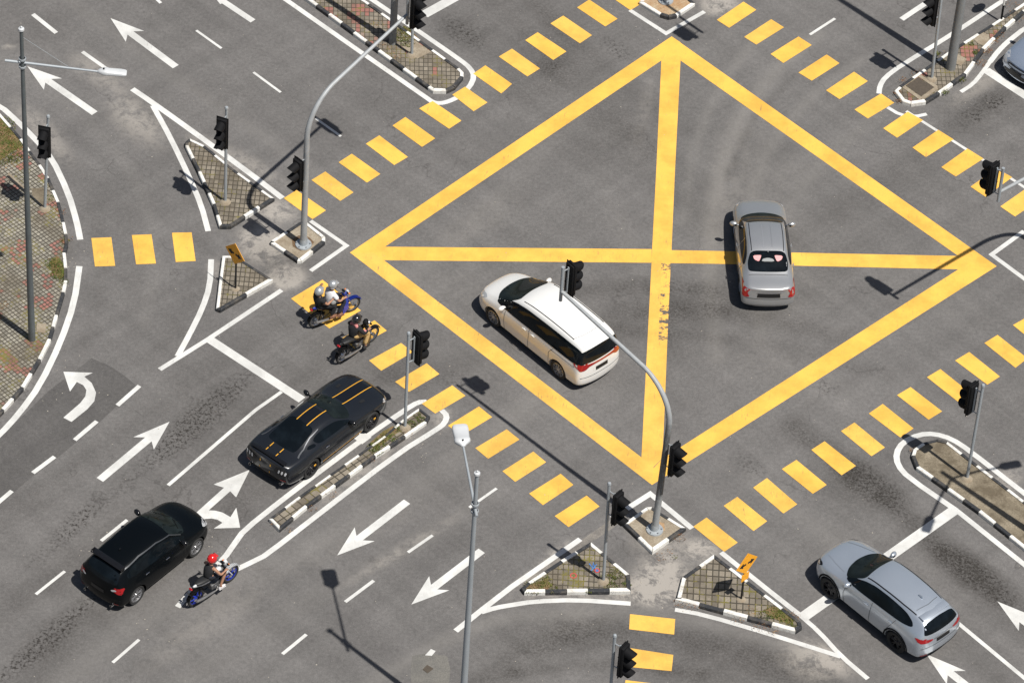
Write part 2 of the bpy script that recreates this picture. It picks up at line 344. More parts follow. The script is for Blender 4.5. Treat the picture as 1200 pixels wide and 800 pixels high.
def paint(name, col, metal=.0, rough=.35, coat=1.0, spec=.5):
    s = N(name); f = s.noise(700, 1, .5); g = s.noise(1.4, 3, .6)
    co = s.mix(g, tuple(c*.93 for c in col), tuple(min(1, c*1.06) for c in col))
    s.set(base=co, rough=s.ramp(f, [(.3, rough*.85), (.7, rough*1.2)]), metal=metal, Coat_Weight=coat, Coat_Roughness=.05, Specular_IOR_Level=spec); return s.m

# ------------------------------------------------------------------ ground sheet and markings
def structure(o): o['kind'] = 'structure'; return o
def smoothline(P, it=2):
    for _ in range(it):
        Q = [P[0]]
        for a, b in zip(P, P[1:]): Q += [a*.75+b*.25, a*.25+b*.75]
        Q.append(P[-1]); P = Q
    return P
BANDS = [ # (photo points, half width m, channel, strength)
 ([(-20,730),(120,640),(240,540),(360,440),(440,390)], 1.1, 1, .38), ([(-20,620),(100,540),(220,450),(330,380),(430,340)], 1.0, 1, .22), ([(20,820),(140,700),(250,620),(330,560)], .9, 1, .38),
 ([(300,430),(200,520),(120,590),(40,660)], .5, 0, .55), ([(110,700),(60,745),(0,795)], .45, 0, .8), ([(60,810),(200,700),(330,660),(460,590),(560,520),(680,430)], .8, 2, .26), ([(200,810),(330,720),(480,640),(600,560)], .7, 2, .18),
 ([(930,500),(1010,560),(1100,640),(1200,730)], .95, 1, .6), ([(930,500),(1010,560),(1100,640),(1200,730)], .5, 0, .55), ([(1020,660),(1110,740),(1200,820)], .8, 1, .3), ([(880,560),(960,620),(1060,700)], .6, 2, .2),
 ([(1220,70),(1140,130),(1060,190),(980,250)], 1.0, 1, .35), ([(330,-10),(420,70),(520,150),(620,220)], 1.2, 1, .14), ([(560,-20),(640,60),(740,150),(830,260)], 1.3, 1, .32), ([(600,-20),(700,70),(800,150)], .7, 1, .25),
 ([(960,40),(900,90),(860,150),(835,230),(830,330),(840,420)], .45, 2, .5), ([(1010,70),(940,120),(890,190),(870,280)], .35, 2, .35), ([(900,30),(850,90),(815,160),(800,260)], .3, 2, .35), ([(930,90),(880,140),(852,210)], .2, 1, .4), ([(1060,110),(960,190),(900,280),(890,400)], .4, 2, .25),
 ([(440,480),(560,420),(700,370),(860,360),(1000,400)], .8, 1, .36), ([(660,345),(760,330),(880,345)], .6, 1, .5), ([(640,395),(740,385),(900,400),(1040,440)], .5, 1, .35), ([(700,100),(640,170),(560,260),(470,330)], .7, 2, .16),
 ([(560,800),(650,745),(760,735),(880,765),(980,810)], 1.0, 1, .5), ([(420,810),(560,725),(680,715),(800,722),(950,765)], .45, 2, .45), ([(600,790),(700,775),(820,790)], .4, 1, .5),
 ([(60,20),(150,90),(215,170),(240,260),(230,350),(170,430)], .6, 1, .2), ([(110,240),(120,300),(115,370),(80,440)], .5, 1, .25), ([(-10,60),(90,130),(160,200),(185,290),(170,380)], .35, 2, .18), ([(80,0),(160,60),(250,120),(380,210)], .35, 2, .3),
 ([(780,330),(785,430),(760,520)], .4, 1, .2), ([(1090,200),(1000,280),(930,380)], 1.0, 1, .15),
]
def ground():
    def seq():
        v = [-900, -300, -100, -50]; x = -24.0
        while x <= 24.01: v.append(round(x, 3)); x += .2
        return v+[50, 100, 300, 900]
    X = seq(); Y = seq(); n_ = len(X); V = [(x, y, 0) for y in Y for x in X]
    F = [(j*n_+i, j*n_+i+1, (j+1)*n_+i+1, (j+1)*n_+i) for j in range(len(Y)-1) for i in range(n_-1)]
    o = mesh('road_surface', V, F, M_ASPH, smooth=False); at = o.data.color_attributes.new('wear', 'FLOAT_COLOR', 'POINT')
    buf = [0.0, 0.0, 0.0, 0.0]*len(V)
    ix = {x: i for i, x in enumerate(X)}
    for (p0, p1, wd, c, st, kind) in STAINS:
        a, b = G(*p0), G(*p1); mid = (a+b)/2; L = max((b-a).length/2+wd*.5, wd); ang = math.atan2(b.y-a.y, b.x-a.x); ca, sa = math.cos(ang), math.sin(ang)
        ch = 2 if c is LT else (2 if c is MD else (0 if kind == 'spot' else 1)); ext = L+wd
        st *= (.6 if c is MD else 1.45 if c is LT else 1.35)
        for j, y in enumerate(Y):
            if abs(y-mid.y) > ext: continue
            for i, x in enumerate(X):
                if abs(x-mid.x) > ext: continue
                dx, dy = x-mid.x, y-mid.y; u = (dx*ca+dy*sa)/L; v = (-dx*sa+dy*ca)/wd; r = math.hypot(u, v)
                if r < 1:
                    t = min(1, (1-r)/.8); t = t*t*(3-2*t); k = (j*n_+i)*4+ch; buf[k] = min(1.5, buf[k]+t*st)
    for pts, wd, ch, st in BANDS:
        ch = 3 if ch == 2 else ch
        P = smoothline(GP(pts), 2); seen = {}
        for a, b in zip(P, P[1:]):
            d = b-a; L = d.length; d = d/L
            for j, y in enumerate(Y):
                if y < min(a.y, b.y)-wd or y > max(a.y, b.y)+wd: continue
                for i, x in enumerate(X):
                    if x < min(a.x, b.x)-wd or x > max(a.x, b.x)+wd: continue
                    u = max(0, min(L, (x-a.x)*d.x+(y-a.y)*d.y)); r = math.hypot(x-a.x-d.x*u, y-a.y-d.y*u)/wd
                    if r < 1: t = (1-r)*(1-r)*(1+2*r); k = (j*n_+i)*4+ch; seen[k] = max(seen.get(k, 0), t)
        for k, t in seen.items(): buf[k] = min(1.5, buf[k]+t*st*(.55 if ch == 3 else 1.35 if ch == 1 else 1))
    at.data.foreach_set('color', buf); return structure(o)
ground()
ZC = [0.004]
def flat(name, pts, mat, z=None, px=True):
    if z is None: ZC[0] += .00004; z = ZC[0]
    P = [Vector((p.x, p.y, z)) for p in (GP(pts) if px else pts)]
    ar = sum(P[i].x*P[(i+1) % len(P)].y-P[(i+1) % len(P)].x*P[i].y for i in range(len(P)))
    if ar < 0: P = P[::-1]
    bm = bmesh.new(); f = bm.faces.new([bm.verts.new(p) for p in P]); safe_tri(bm, f)
    return structure(frombm(name, bm, mat, smooth=False))
def strip(name, pts, wd, mat, smooth=0, px=True):
    wd *= .88
    P = GP(pts) if px else pts
    if smooth: P = smoothline(P, smooth)
    ZC[0] += .00004; z = ZC[0]; L, Rr = [], []
    for i, p in enumerate(P):
        if 0 < i < len(P)-1:
            a = (P[i]-P[i-1]).normalized(); b = (P[i+1]-P[i]).normalized(); t = (a+b).normalized(); k = 1/max(.5, t.dot(a))
        else: t = (P[min(i+1, len(P)-1)]-P[max(i-1, 0)]).normalized(); k = 1
        n_ = Vector((-t.y, t.x, 0))*wd/2*k; L.append(p+n_); Rr.append(p-n_)
    V = [Vector((v.x, v.y, z)) for v in L+Rr]; n_ = len(P)
    return structure(mesh(name, V, [(i+n_, i+1+n_, i+1, i) for i in range(n_-1)], mat, smooth=False))

# repaired asphalt and cement patches lie under the markings
flat('road_patch', T(0, 2, [(430,78),(520,118),(590,165),(650,215),(560,290),(455,390),(300,520),(130,650),(60,712),(-60,800),(-200,640),(0,440),(110,345),(230,230),(330,155)]), M_PATCH, .002)
flat('road_patch', [(483,768),(500,765),(524,768),(528,785),(524,812),(484,815),(481,790)], M_CPATCH, .0022)
flat('road_patch', [(612,684),(627,672),(650,655),(692,625),(728,600),(738,603),(716,620),(690,637),(655,661),(618,686)], M_CSTRIP, .0024)
flat('road_patch', [(742,628),(752,634),(790,652),(822,640),(838,650),(800,678),(790,702),(745,698),(741,676),(752,655)], M_CSTRIP, .0026) if False else None
# yellow box junction
flat('box_marking', [(410,296),(787,43),(797.5,50),(797.5,71.2),(786,63.5),(775,71.2),(451.2,289.2),(440,296.5)], M_YEL)
flat('box_marking', [(787,43),(1168,312),(1134,309),(1123,300),(797.5,71.2),(786,63)], M_YEL)
flat('box_marking', [(1168,312),(764,568),(766,548),(776,537.5),(1123,315.7),(1134,308)], M_YEL)
flat('box_marking', [(410,296),(440,296.5),(450,305),(607/4+600,735.7-200),(766,548),(764,568)], M_YELW)
flat('box_marking', [(451,289.2),(763.7,292),(763.7,308),(450,305),(438,296.8)], M_YEL)
flat('box_marking', [(786.4,293.2),(830,294),(1123,300),(1134,308),(1123,315.7),(830,309),(786.2,308.4)], M_YEL)
flat('box_marking', [(775,71.2),(786,63.5),(797.5,71.2),(791,200),(787,292.5),(786,308.5),(763.5,308.5),(764.2,292),(769,200)], M_YEL)
flat('box_marking', [(763.5,308.5),(775,308.5),(771.5,400),(766,500),(765,548),(751.7,535.7),(758.7,400)], M_YELW)
flat('box_marking', [(775,308.5),(786,308.5),(782,400),(771.5,400)], M_WORN)
flat('box_marking', [(771.5,400),(782,400),(778,500),(776,537),(765,548),(766,500)], M_YELW)
# crosswalk stripes
S_ = T(1, 0, [(515,675),(578,636),(712,737),(648,775)]), T(1, 0, [(640,590),(700,550),(840,650),(778,690)]), T(1, 0, [(765,510),(828,475),(963,567),(905,605)]), \
 T(1, 0, [(920,445),(980,408),(1085,482),(1020,523)]), T(1, 0, [(1018,347),(1075,308),(1200,395),(1150,440)]), T(2, 0, [(62,190),(120,153),(255,243),(193,283)]), \
 T(2, 0, [(180,112),(240,75),(375,167),(318,205)]), T(2, 0, [(305,37),(362,0),(495,90),(437,126)]), T(1, 0, [(387,762),(449,722),(583,817),(520,857)]), \
 T(1, 1, [(260,45),(325,5),(457,103),(395,143)]), T(1, 1, [(130,130),(190,92),(328,187),(265,228)]), T(2, 0, [(-62,267),(0,230),(131,323),(72,360)]), T(2, 0, [(425,-40),(485,-78),(617,12),(555,50)])
T_ = T(3, 0, [(12,255),(143,173),(205,213),(72,297)]), T(3, 0, [(143,342),(275,257),(335,298),(205,380)]), T(3, 0, [(272,425),(403,338),(468,382),(335,466)]), T(3, 0, [(405,515),(530,440),(592,483),(468,557)]), \
 T(3, 0, [(540,603),(655,525),(727,565),(605,647)]), T(3, 0, [(677,693),(798,610),(870,655),(740,738)]), T(2, 0, [(960,95),(1085,10),(1145,48),(1018,132)]), T(2, 0, [(1088,175),(1215,92),(1275,130),(1145,211)]), \
 [(1103.1,196.2),(1133.7,174.4),(1152.5,186.2),(1120,207.2)], [(1137.2,219),(1167.5,197.5),(1186.2,208),(1155,231)], [(1172.2,242.2),(1204,220),(1223,231.5),(1189.4,254)]
U_ = [(341,350),(378,328),(423,364),(386,385)], T(1, 2, [(404,-15),(555,-98),(613,-50),(462,35)]), T(1, 2, [(530,90),(680,8),(735,50),(587,138)]), T(1, 2, [(652,190),(800,103),(860,153),(717,237)]), T(1, 2, [(777,292),(920,206),(982,255),(840,338)]), \
 T(1, 2, [(900,395),(1045,305),(1107,355),(965,440)]), T(1, 2, [(1028,500),(1175,412),(1235,460),(1088,550)]), T(2, 2, [(-45,608),(100,516),(160,566),(15,658)]), T(2, 2, [(80,713),(228,620),(288,672),(145,767)]), T(2, 3, [(200,18),(350,-78),(410,-27),(265,70)])
V_ = T(3, 2, [(65,598),(133,555),(275,672),(210,714)]), T(3, 2, [(203,508),(265,468),(412,583),(345,627)]), T(3, 2, [(342,420),(405,380),(548,497),(485,538)]), T(3, 2, [(472,338),(538,293),(682,408),(620,450)]), \
 T(3, 2, [(605,252),(668,214),(816,328),(753,367)]), T(3, 2, [(745,168),(808,130),(952,245),(892,284)]), T(3, 2, [(877,90),(943,50),(1087,165),(1028,203)]), T(2, 3, [(850,67),(912,25),(1058,142),(995,185)]), \
 [(1153.5,402),(1169,392.5),(1204,420),(1190,431)], [(848,592.5),(864,582),(899,610.5),(883,622)], [(1187,381),(1203,372),(1240,401),(1224,411)], T(3, 2, [(-70,685),(-5,640),(137,763),(72,806)])
X_ = T(0, 1, [(428,317),(522,313),(540,447),(445,450)]), T(0, 1, [(618,303),(710,299),(731,436),(638,440)]), T(0, 1, [(806,292),(898,290),(917,424),(824,429)]), \
 T(2, 3, [(553,477),(765,500),(760,573),(549,548)]), [(738,759),(789,767),(787,786),(736,781)], [(733,796.5),(786,803),(784,823),(731,817)]
for grp in (S_, T_, U_, V_, X_):
    for q in grp: ZC[0] += .00002; flat('crosswalk_stripe', q, random.choice([M_YEL, M_YEL, M_YELW]), .0085+ZC[0]-.004)

# straight arrows, all painted with one template
a0 = G(129.5, 21.7); a1 = G(206, 78.5); hb = (G(168.7, 36.7)-G(147.5, 49.5)).length; hc = ((G(168.7, 36.7)+G(147.5, 49.5))/2-a0).length
def arrow(tip, tail, sw=.25, kx=1.0):
    a, b = G(*tip), G(*tail); d = (b-a).normalized(); n_ = Vector((-d.y, d.x, 0)); L = (b-a).length
    h = hc*kx; W = hb/2
    return flat('lane_arrow', [a, a+d*h+n_*W, a+d*(h-.22)+n_*sw/2, a+d*L+n_*sw/2, a+d*L-n_*sw/2, a+d*(h-.22)-n_*sw/2, a+d*h-n_*W], M_WHITE, px=False)
arrow((129.5,21.7),(206,78.5)); arrow((32,78),(111,133)); arrow((198.7,494),(117,562)); arrow((395,650.5),(477,587.5)); arrow((482,708),(564.5,645)); arrow((1169,704.5),(1262,774))
arrow((1085.5,766),(1180,840))
strip('lane_arrow', [(253,-4),(296.5,25)], .25, M_WHITE); arrow((226,-42),(262,4))
Z = lambda pts: [(215+x/7.27, 530+y/7.27) for x, y in pts]
flat('lane_arrow', Z([(565,147),(448,382),(398,330),(215,492),(150,575),(60,600),(100,520),(345,300),(257,272)]), M_WHITE)
flat('lane_arrow', Z([(150,575),(175,500),(215,492),(270,495),(330,510),(375,535),(400,550),(450,470),(483,640),(258,647),(333,598),(290,572),(240,562),(190,565)]), M_WHITE)
flat('lane_arrow', T(0, 2, [(297,142),(435,147),(395,165),(430,195),(450,240),(442,280),(410,317),(335,377),(297,357),(375,290),(400,258),(405,228),(390,205),(360,190),(328,235)]), M_WHITE)

LINES = [ # (points, width, smoothing)
 ([(38.5,17),(66,39)], .17, 0), ([(96.5,61),(132,86)], .15, 0), ([(182,-2),(188.5,4)], .12, 0), ([(230,36),(259.5,57)], .10, 0), ([(297,85),(329,108.5)], .10, 0), ([(370,139),(399.5,160)], .10, 0), ([(155,-20),(160,-14)], .1, 0),
 ([(155,104.5),(175,118),(220,150),(287,199),(331,232.5)], .23, 1), ([(179,124),(200,162),(222,208),(236,241),(244,271)], .2, 1),
 ([(-30,112),(0,124),(20,142),(40,162),(60,184),(80,226),(90,260),(94,281)], .22, 1),
 ([(93,312),(87,355),(71,401),(47,451),(22,485),(0,509),(-40,545)], .22, 1), ([(247.5,304),(246,335),(237,362),(222,392),(208,417.5)], .2, 1),
 ([(330,340),(243,398),(187,433)], .18, 0), ([(244.5,397),(354,468.5)], .34, 0),
 ([(310,-17),(335,0),(420,59.5),(500,115)], .2, 0), ([(500,115),(507,120),(515,121.5),(525,119.5),(537,114),(550,103),(556,90),(551,80),(540,71),(495,40)], .2, 1), ([(495,40),(436,0),(400,-25)], .2, 0),
 ([(497,17.5),(545,-9)], .40, 0), ([(738,12.2),(780.5,39.5),(825.5,14)], .17, 0), ([(949,41),(978.5,22)], .11, 0), ([(1056.5,23),(1094,-2)], .22, 0),
 ([(1200,-15),(1177,0),(1115,41),(1055,77.5),(1037,91),(1031,101),(1030,110)], .19, 1), ([(1040,126),(1055,135),(1072,137),(1086,134)], .15, 1),
 ([(1062,130.5),(1150,186.5),(1210,226)], .12, 0), ([(1230,20),(1200,34),(1190,42),(1180,50),(1170,60),(1160,73)], .2, 1), ([(1160,73),(1150,87),(1140,99),(1126,108)], .16, 1), ([(1155.5,82.5),(1215,121)], .36, 0),
 ([(1200,271),(1162,298.5),(1225,345)], .17, 0), ([(364,259),(406,288),(364,317.5)], .16, 0),
 ([(163.5,452),(137.5,475)], .16, 0), ([(113.5,493.5),(87.5,515.5)], .16, 0), ([(64,535),(38.5,554)], .16, 0), ([(14,575),(-12,597)], .16, 0),
 ([(330,459),(300,480),(197,568.5)], .13, 0), ([(149,609),(118.5,633.5)], .12, 0), ([(76,669),(42,696)], .11, 0), ([(163,749),(132,776)], .11, 0),
 ([(500,470.5),(490,471),(475,480),(430,511),(375,552),(330,586),(286,621),(276,635),(262,655),(232,684),(208,711)], .2, 1), ([(418,516),(429,508)], .5, 0),
 ([(517.5,480.5),(524,487),(521,496),(512,503),(465,532),(375,601),(312,650),(300,656),(277,667)], .2, 1),
 ([(507,627),(478,647)], .11, 0), ([(438,680),(404.5,705)], .12, 0), ([(359,743),(331,766)], .12, 0), ([(582,572),(550,594.5)], .10, 0),
 ([(534,739),(565,714),(600,687),(680,631.5)], .2, 0), ([(717,607),(762,578.5),(811,619)], .2, 0), ([(845,647),(900,691),(937,720)], .19, 0), ([(937,720),(960,740),(985,768),(1017,795)], .17, 1),
 ([(791,714),(825,720),(900,742),(985,769)], .18, 1), ([(564,717),(580,712),(600,708.5),(625,704.5),(675,702.5),(739,707)], .19, 1),
 ([(942,722),(1119,597)], .40, 0), ([(1121,598),(1200,661),(1240,693)], .2, 0),
 ([(1240,608),(1199,577),(1135,527),(1115,514),(1095,508),(1077,509),(1058,518),(1050,531),(1052,545),(1064,559),(1121,598)], .21, 1), ([(1120,727.5),(1199,793),(1230,819)], .15, 0),
]
for pts, wd, sm in LINES: strip('lane_line', pts, wd, M_WHITE, sm)
flat('lane_line', [(498,767.5),(505,760),(510.5,762.5),(506,768)], M_WHITE)

# ------------------------------------------------------------------ kerbed islands
def island(name, pts, pave, kname='kerb', h=.14, kw=.11, white_first=True, extra=None, period=.62, smooth=0, nokerb=()):
    P = GP(pts)
    if smooth: P = smoothline(P+[P[0]], smooth)[:-1]
    ar = sum(P[i].x*P[(i+1) % len(P)].y-P[(i+1) % len(P)].x*P[i].y for i in range(len(P)))
    if ar < 0: P = P[::-1]
    Q = []; n_ = len(P)
    for i in range(n_):
        a, b = P[i], P[(i+1) % n_]; k = max(1, round((b-a).length/period))
        for j in range(k): Q.append(a.lerp(b, j/k))
    n_ = len(Q); inn = []; out = []
    for i in range(n_):
        a = (Q[i]-Q[i-1]); b = (Q[(i+1) % n_]-Q[i]); a.normalize(); b.normalize(); t = (a+b)
        t = t.normalized() if t.length > .1 else b; k = 1/max(.45, t.dot(b)); nn = Vector((-t.y, t.x, 0)); inn.append(Q[i]+nn*kw*k); out.append(Q[i]+nn*.018*k)
    V = []; F = []; MI = []; jit = [random.uniform(-.012, .012) for _ in range(n_)]
    acc = 0; col = 0 if white_first else 1
    for i in range(n_):
        j = (i+1) % n_; L = (Q[j]-Q[i]).length; acc += L
        zt = h+jit[i]; b0 = len(V); t = (Q[j]-Q[i]).normalized()*min(.008, L*.1)
        for (p, q, z) in ((Q[i], Q[j], 0), (Q[i], Q[j], zt-.022), (out[i], out[j], zt), (inn[i], inn[j], zt), (inn[i], inn[j], zt-.06)):
            V += [Vector((p.x+t.x, p.y+t.y, z)), Vector((q.x-t.x, q.y-t.y, z))]
        for a in range(4):
            F.append((b0+2*a, b0+2*a+1, b0+2*a+3, b0+2*a+2)); MI.append(col)
        F.append((b0, b0+2, b0+4, b0+6, b0+8)); MI.append(col); F.append((b0+9, b0+7, b0+5, b0+3, b0+1)); MI.append(col)
        if acc > period*.75: col = 1-col; acc = 0
    bm = bmesh.new(); f = bm.faces.new([bm.verts.new(Vector((p.x, p.y, h-.03))) for p in inn]); safe_tri(bm, f)
    ci = sum(Q, Vector())/n_
    o = frombm(name, bm, pave, smooth=False); structure(o)
    k = mesh(kname, V, F, [M_KW, M_KB], o, smooth=False, midx=MI)
    # dirt gathered in the gutter
    return o
island('traffic_island', [(217,170),(222,165.5),(240,174),(280,206),(322,236),(270,269),(257,269),(249,243),(232,205),(216.9,174)], M_PAVA, kw=.10)
island('traffic_island', [(317,286),(352,263),(357,262),(381,281),(381,287),(353,309),(348,309),(317,288)], M_CONC, period=.7)
island('traffic_island', [(260.5,303),(274,303),(284,308),(320,331),(258,367),(253,365),(257,330)], M_PAVA, kw=.10, period=.9)
island('traffic_island', [(300,-42),(355.6,0),(428,53),(501,106),(507,110),(523,110.5),(533,106),(543,94),(543,88),(538,83),(433.5,8),(390,-22),(360,-42)], M_PAVR)
island('traffic_island', [(491,481),(504,491),(500,498),(475,515),(440,538),(410,560.5),(360,597),(327.5,624),(315,611),(350,585),(386,559),(419,536),(450,513.5),(472,494)], M_PAVD, kw=.085, h=.14, period=.6)
island('traffic_island', [(610,692),(618,685),(656,660),(692,638),(721,662),(738,676),(739,696),(614,697.5)], M_PAVN, kw=.12, period=.64)
island('traffic_island', [(730,617),(757,597.5),(764,597),(804,622),(764,650)], M_CONC, period=.72)
island('traffic_island', [(793,703),(799,679),(836.5,652.5),(938,731),(939.5,738),(932,743),(790.5,705)], M_PAVM, kw=.12, period=.66)
island('traffic_island', [(1067.5,537),(1070,529),(1081,521.5),(1097,517.5),(1110,520.5),(1200,590),(1260,636),(1260,694),(1200,646),(1146,603),(1073,551)], M_SOIL, kw=.11, period=.7)
island('traffic_island', [(1047.5,110),(1053,104.5),(1111,64),(1161,32),(1200,6),(1250,-26),(1280,-26),(1200,18),(1179,36),(1153,62),(1132,91),(1101,113),(1085,123),(1067,125.5),(1057,122)], M_PAVR, period=.6)
island('traffic_island', [(748.6,6),(773,21),(783,24),(793,22),(814.5,7.5),(782,-20),(772,-20)], M_RUST, period=.6)
island('pavement', [(-80,60),(0,136),(14,152),(26,166),(36,180),(48,196),(58,212),(70,240),(76,264),(79,278),(80,290),(77,300),(79,318),(79,332),(76,346),(68,373),(60,401),(48,425),(28,458),(5,484),(-40,530),(-120,610)], M_PAVL, kw=.10, period=.7)

# ------------------------------------------------------------------ street furniture
def off(d, az): return Vector((math.cos(az), math.sin(az), 0))*d
def signal_head(parent, at, az, z):
    """at: pole axis point (local), az: facing, z: centre height"""
    f = Vector((math.cos(az), math.sin(az), 0)); s = Vector((-f.y, f.x, 0)); c = Vector((at[0], at[1], z))+f*.33
    rot = Matrix((f, s, Vector((0, 0, 1)))).transposed()
    bm = bmesh.new(); bm_box(bm, c, (.17, .34, 1.16), rot, .025)
    bm_box(bm, c-f*.02, (.025, .40, 1.25), rot, .01, 1)
    for zz in (-.19, .19): bm_box(bm, c+Vector((0, 0, zz)), (.175, .345, .012), rot)
    hd = frombm('signal_head', bm, M_BLACK, parent)
    bm = bmesh.new()
    for zz in (-.45, .45): bm_tube(bm, [Vector((at[0], at[1], z+zz)), c-f*.06+Vector((0, 0, zz))], .017, 6)
    bm_box(bm, c-f*.12, (.03, .05, 1.0), rot)
    frombm('bracket', bm, M_GALV, parent)
    for k in (-1, 0, 1):
        o = c+f*.085+Vector((0, 0, .375*k)); bm = bmesh.new(); n_ = 18; prev = None
        for i in range(n_+1):
            a = R(-65)+R(310)*i/n_; rad = s*math.cos(a)*.145+Vector((0, 0, 1))*math.sin(a)*.145
            # the hood is longest at its top
            L = .10+.22*max(0, (math.sin(a)+1)/2)**.8
            droop = Vector((0, 0, -.07))*L/.3
            cur = [bm.verts.new(o+rad), bm.verts.new(o+rad+f*L+droop), bm.verts.new(o+rad*.93+f*L+droop), bm.verts.new(o+rad*.93)]
            if prev:
                for q in range(3): bm.faces.new((prev[q], prev[q+1], cur[q+1], cur[q]))
            prev = cur
        bmesh.ops.recalc_face_normals(bm, faces=bm.faces[:])
        frombm('visor', bm, M_BLACK, hd)
        bm = bmesh.new(); bm_lathe(bm, [(.001, .035), (.07, .028), (.12, .008), (.125, 0)], o-f*.004, f, 18); frombm('lens', bm, M_LENS, hd)
    return hd
def signal_post(base, top, az, label, rad=.048, headz=None, mat=None, group='single traffic light posts'):
    b = G(*base, .1); h = GH(base, top)-.1; tp = G(*top, h+.1)-b
    t = thing('traffic_light', label, 'traffic light', b, 0, group)
    tube('pole', [(0, 0, 0), tp], rad, mat or M_GALV, t, 14)
    bm = bmesh.new(); bm_lathe(bm, [(.001, .10), (.10, .08), (.16, .03), (.19, 0)], (0, 0, 0), (0, 0, 1), 14); frombm('concrete_footing', bm, M_CONC, t)
    bm = bmesh.new(); bm_lathe(bm, [(.001, .07), (rad*.9, .06), (rad*1.25, .02), (rad*1.25, -.02)], tp, (0, 0, 1), 12); frombm('pole_cap', bm, M_GALV, t)
    zc_ = (headz if headz else tp.z-.72)
    signal_head(t, (tp.x*zc_/tp.z, tp.y*zc_/tp.z), az, zc_)
    return t
signal_post((264,237), (265.5,127), R(-108), 'traffic light on the brick paved triangle island beside the long white edge line')
signal_post((52.5,245), (56.5,137), R(-100), 'traffic light at the edge of the red and cream paved corner')
signal_post((474.5,501), (479,391), R(40), 'traffic light on the narrow weedy median beside the black striped coupe', mat=M_GALV)
signal_post((707,681), (714,567), R(-36), 'traffic light on the mossy triangle island with red and blue spray marks')
signal_post((1133,561), (1152,452), R(138), 'leaning traffic light on the bare concrete median with black and white kerb')
signal_post((1091.7,93), (1104.5,-14), R(-140), 'traffic light on the paved island with the square drain cover')
signal_post((482.5,65), (486,-45), R(-45), 'traffic light near the rounded end of the wide paved median')
signal_post((712,852), (720.5,745), R(-32), 'traffic light beside the yellow stripes of the curved slip road')

def mast(base, bend_h, arm_az, arm_len, end_z, lowaz, endaz, label, lowz=3.3, lean=(0, 0), mat=None, headup=.62, rad=.105, low=True, rbend=1.25):
    b = G(*base, .1); t = thing('mast_traffic_light', label, 'traffic light', b, 0, 'curved mast traffic lights')
    d = Vector((math.cos(arm_az), math.sin(arm_az), 0)); pts = []; rads = []
    rr = rbend; H1 = bend_h; z1 = H1-.1; ln = Vector((lean[0], lean[1], 0))
    for k in range(7): pts.append(Vector((0, 0, z1*k/6))+ln*(k/6)); rads.append(rad-(.018*k/6))
    # bend, then a straight arm that keeps rising a little
    rise = (end_z-.1)-(z1+rr*.92); el = math.atan2(rise, arm_len-rr)
    tot = math.pi/2-el; p = pts[-1].copy(); n_ = 12; ds = rr*1.57/n_
    for k in range(n_):
        a = math.pi/2-tot*(k+.5)/n_; p = p+(d*math.cos(a)+Vector((0, 0, 1))*math.sin(a))*ds; pts.append(p.copy()); rads.append(rad-.018-.02*(k+1)/n_)
    end = d*arm_len+ln+Vector((0, 0, end_z-.1))
    for k in range(1, 7): pts.append(p.lerp(end, k/6)); rads.append((rad-.038)*(1-k/6)+.05*k/6)
    tube('mast_pole', pts, rads, mat or M_MAST, t, 16)
    bm = bmesh.new(); bm_lathe(bm, [(.001, .06), (.25, .055), (.26, .02), (.26, 0)], (0, 0, 0), (0, 0, 1), 20)
    for k in range(6): a = k*R(60); bm_tube(bm, [(.21*math.cos(a), .21*math.sin(a), 0), (.21*math.cos(a), .21*math.sin(a), .12)], .02, 6)
    frombm('base_flange', bm, M_GALV, t)
    bm = bmesh.new(); bm_lathe(bm, [(rad+.02, .04), (rad+.02, .16), (rad-.01, .3)], (0, 0, 0), (0, 0, 1), 18); frombm('base_collar', bm, M_GALV, t)
    tube('hanger_pipe', [end+Vector((0, 0, -.38)), end+Vector((0, 0, .95))], .05, M_GALV, t, 12)
    signal_head(t, (end.x, end.y), endaz, end.z+.32)
    if low:
        zc_ = lowz; fx = min(1, zc_/z1); signal_head(t, (ln.x*fx, ln.y*fx), lowaz, zc_)
    return t
def mast_from(base, bend_px, bend_z, end_px, end_z, **k):
    b = G(*base, .1); q = G(*bend_px, bend_z); e = G(*end_px, end_z); d = e-q; az = math.atan2(d.y, d.x)
    return b, q, e, az
b1 = G(355.5, 285, .1); e1 = G(477, 16, 6.6)
def mast_px(base, end_px, end_z, bend_h, **k):
    b = G(*base, .1); e = G(*end_px, end_z); top = b+Vector((k.get('lean', (0, 0))[0], k.get('lean', (0, 0))[1], 0)); d = e-top
    return mast(base, bend_h, math.atan2(d.y, d.x), math.hypot(d.x, d.y), end_z, **k)
mast_px((355.5,287), (477.5,17), 6.6, 4.5, lowaz=R(-132), endaz=R(-42), label='curved mast traffic light on the square concrete block beside the motorcycles', lowz=3.15, mat=M_MASTC)
mast_px((767,621), (657.7,341), 6.5, 4.5, lowaz=R(-36), endaz=R(42), label='curved mast traffic light whose arm reaches over the white minivan roof', lowz=3.2, lean=(.1, 0))
mast((1232.6,324), 4.5, R(-131.5), 0, 0, 0, 0, '') if False else None
eR = G(1172, 222, 6.5)
bR = eR-Vector((math.cos(R(-132)), math.sin(R(-132)), 0))*5.0
def unG(p): y, x = PJ(p); return (x, y)
mast(unG(Vector((bR.x, bR.y, 0))), 4.5, R(-132), 5.0, 6.5, R(-38), R(138), 'curved mast traffic light reaching in from the right edge over the crosswalk')
eT = G(818, 31, 0)+Vector((-math.cos(SUN_AZ+math.pi), -math.sin(SUN_AZ+math.pi), 0))*6.5/math.tan(SUN_EL)
bT = G(780, 0)
mast((780,1), 4.5, math.atan2(eT.y-bT.y, eT.x-bT.x), (eT-bT).length, 6.5, R(138), R(-132), 'curved mast traffic light on the rust stained block at the top edge')

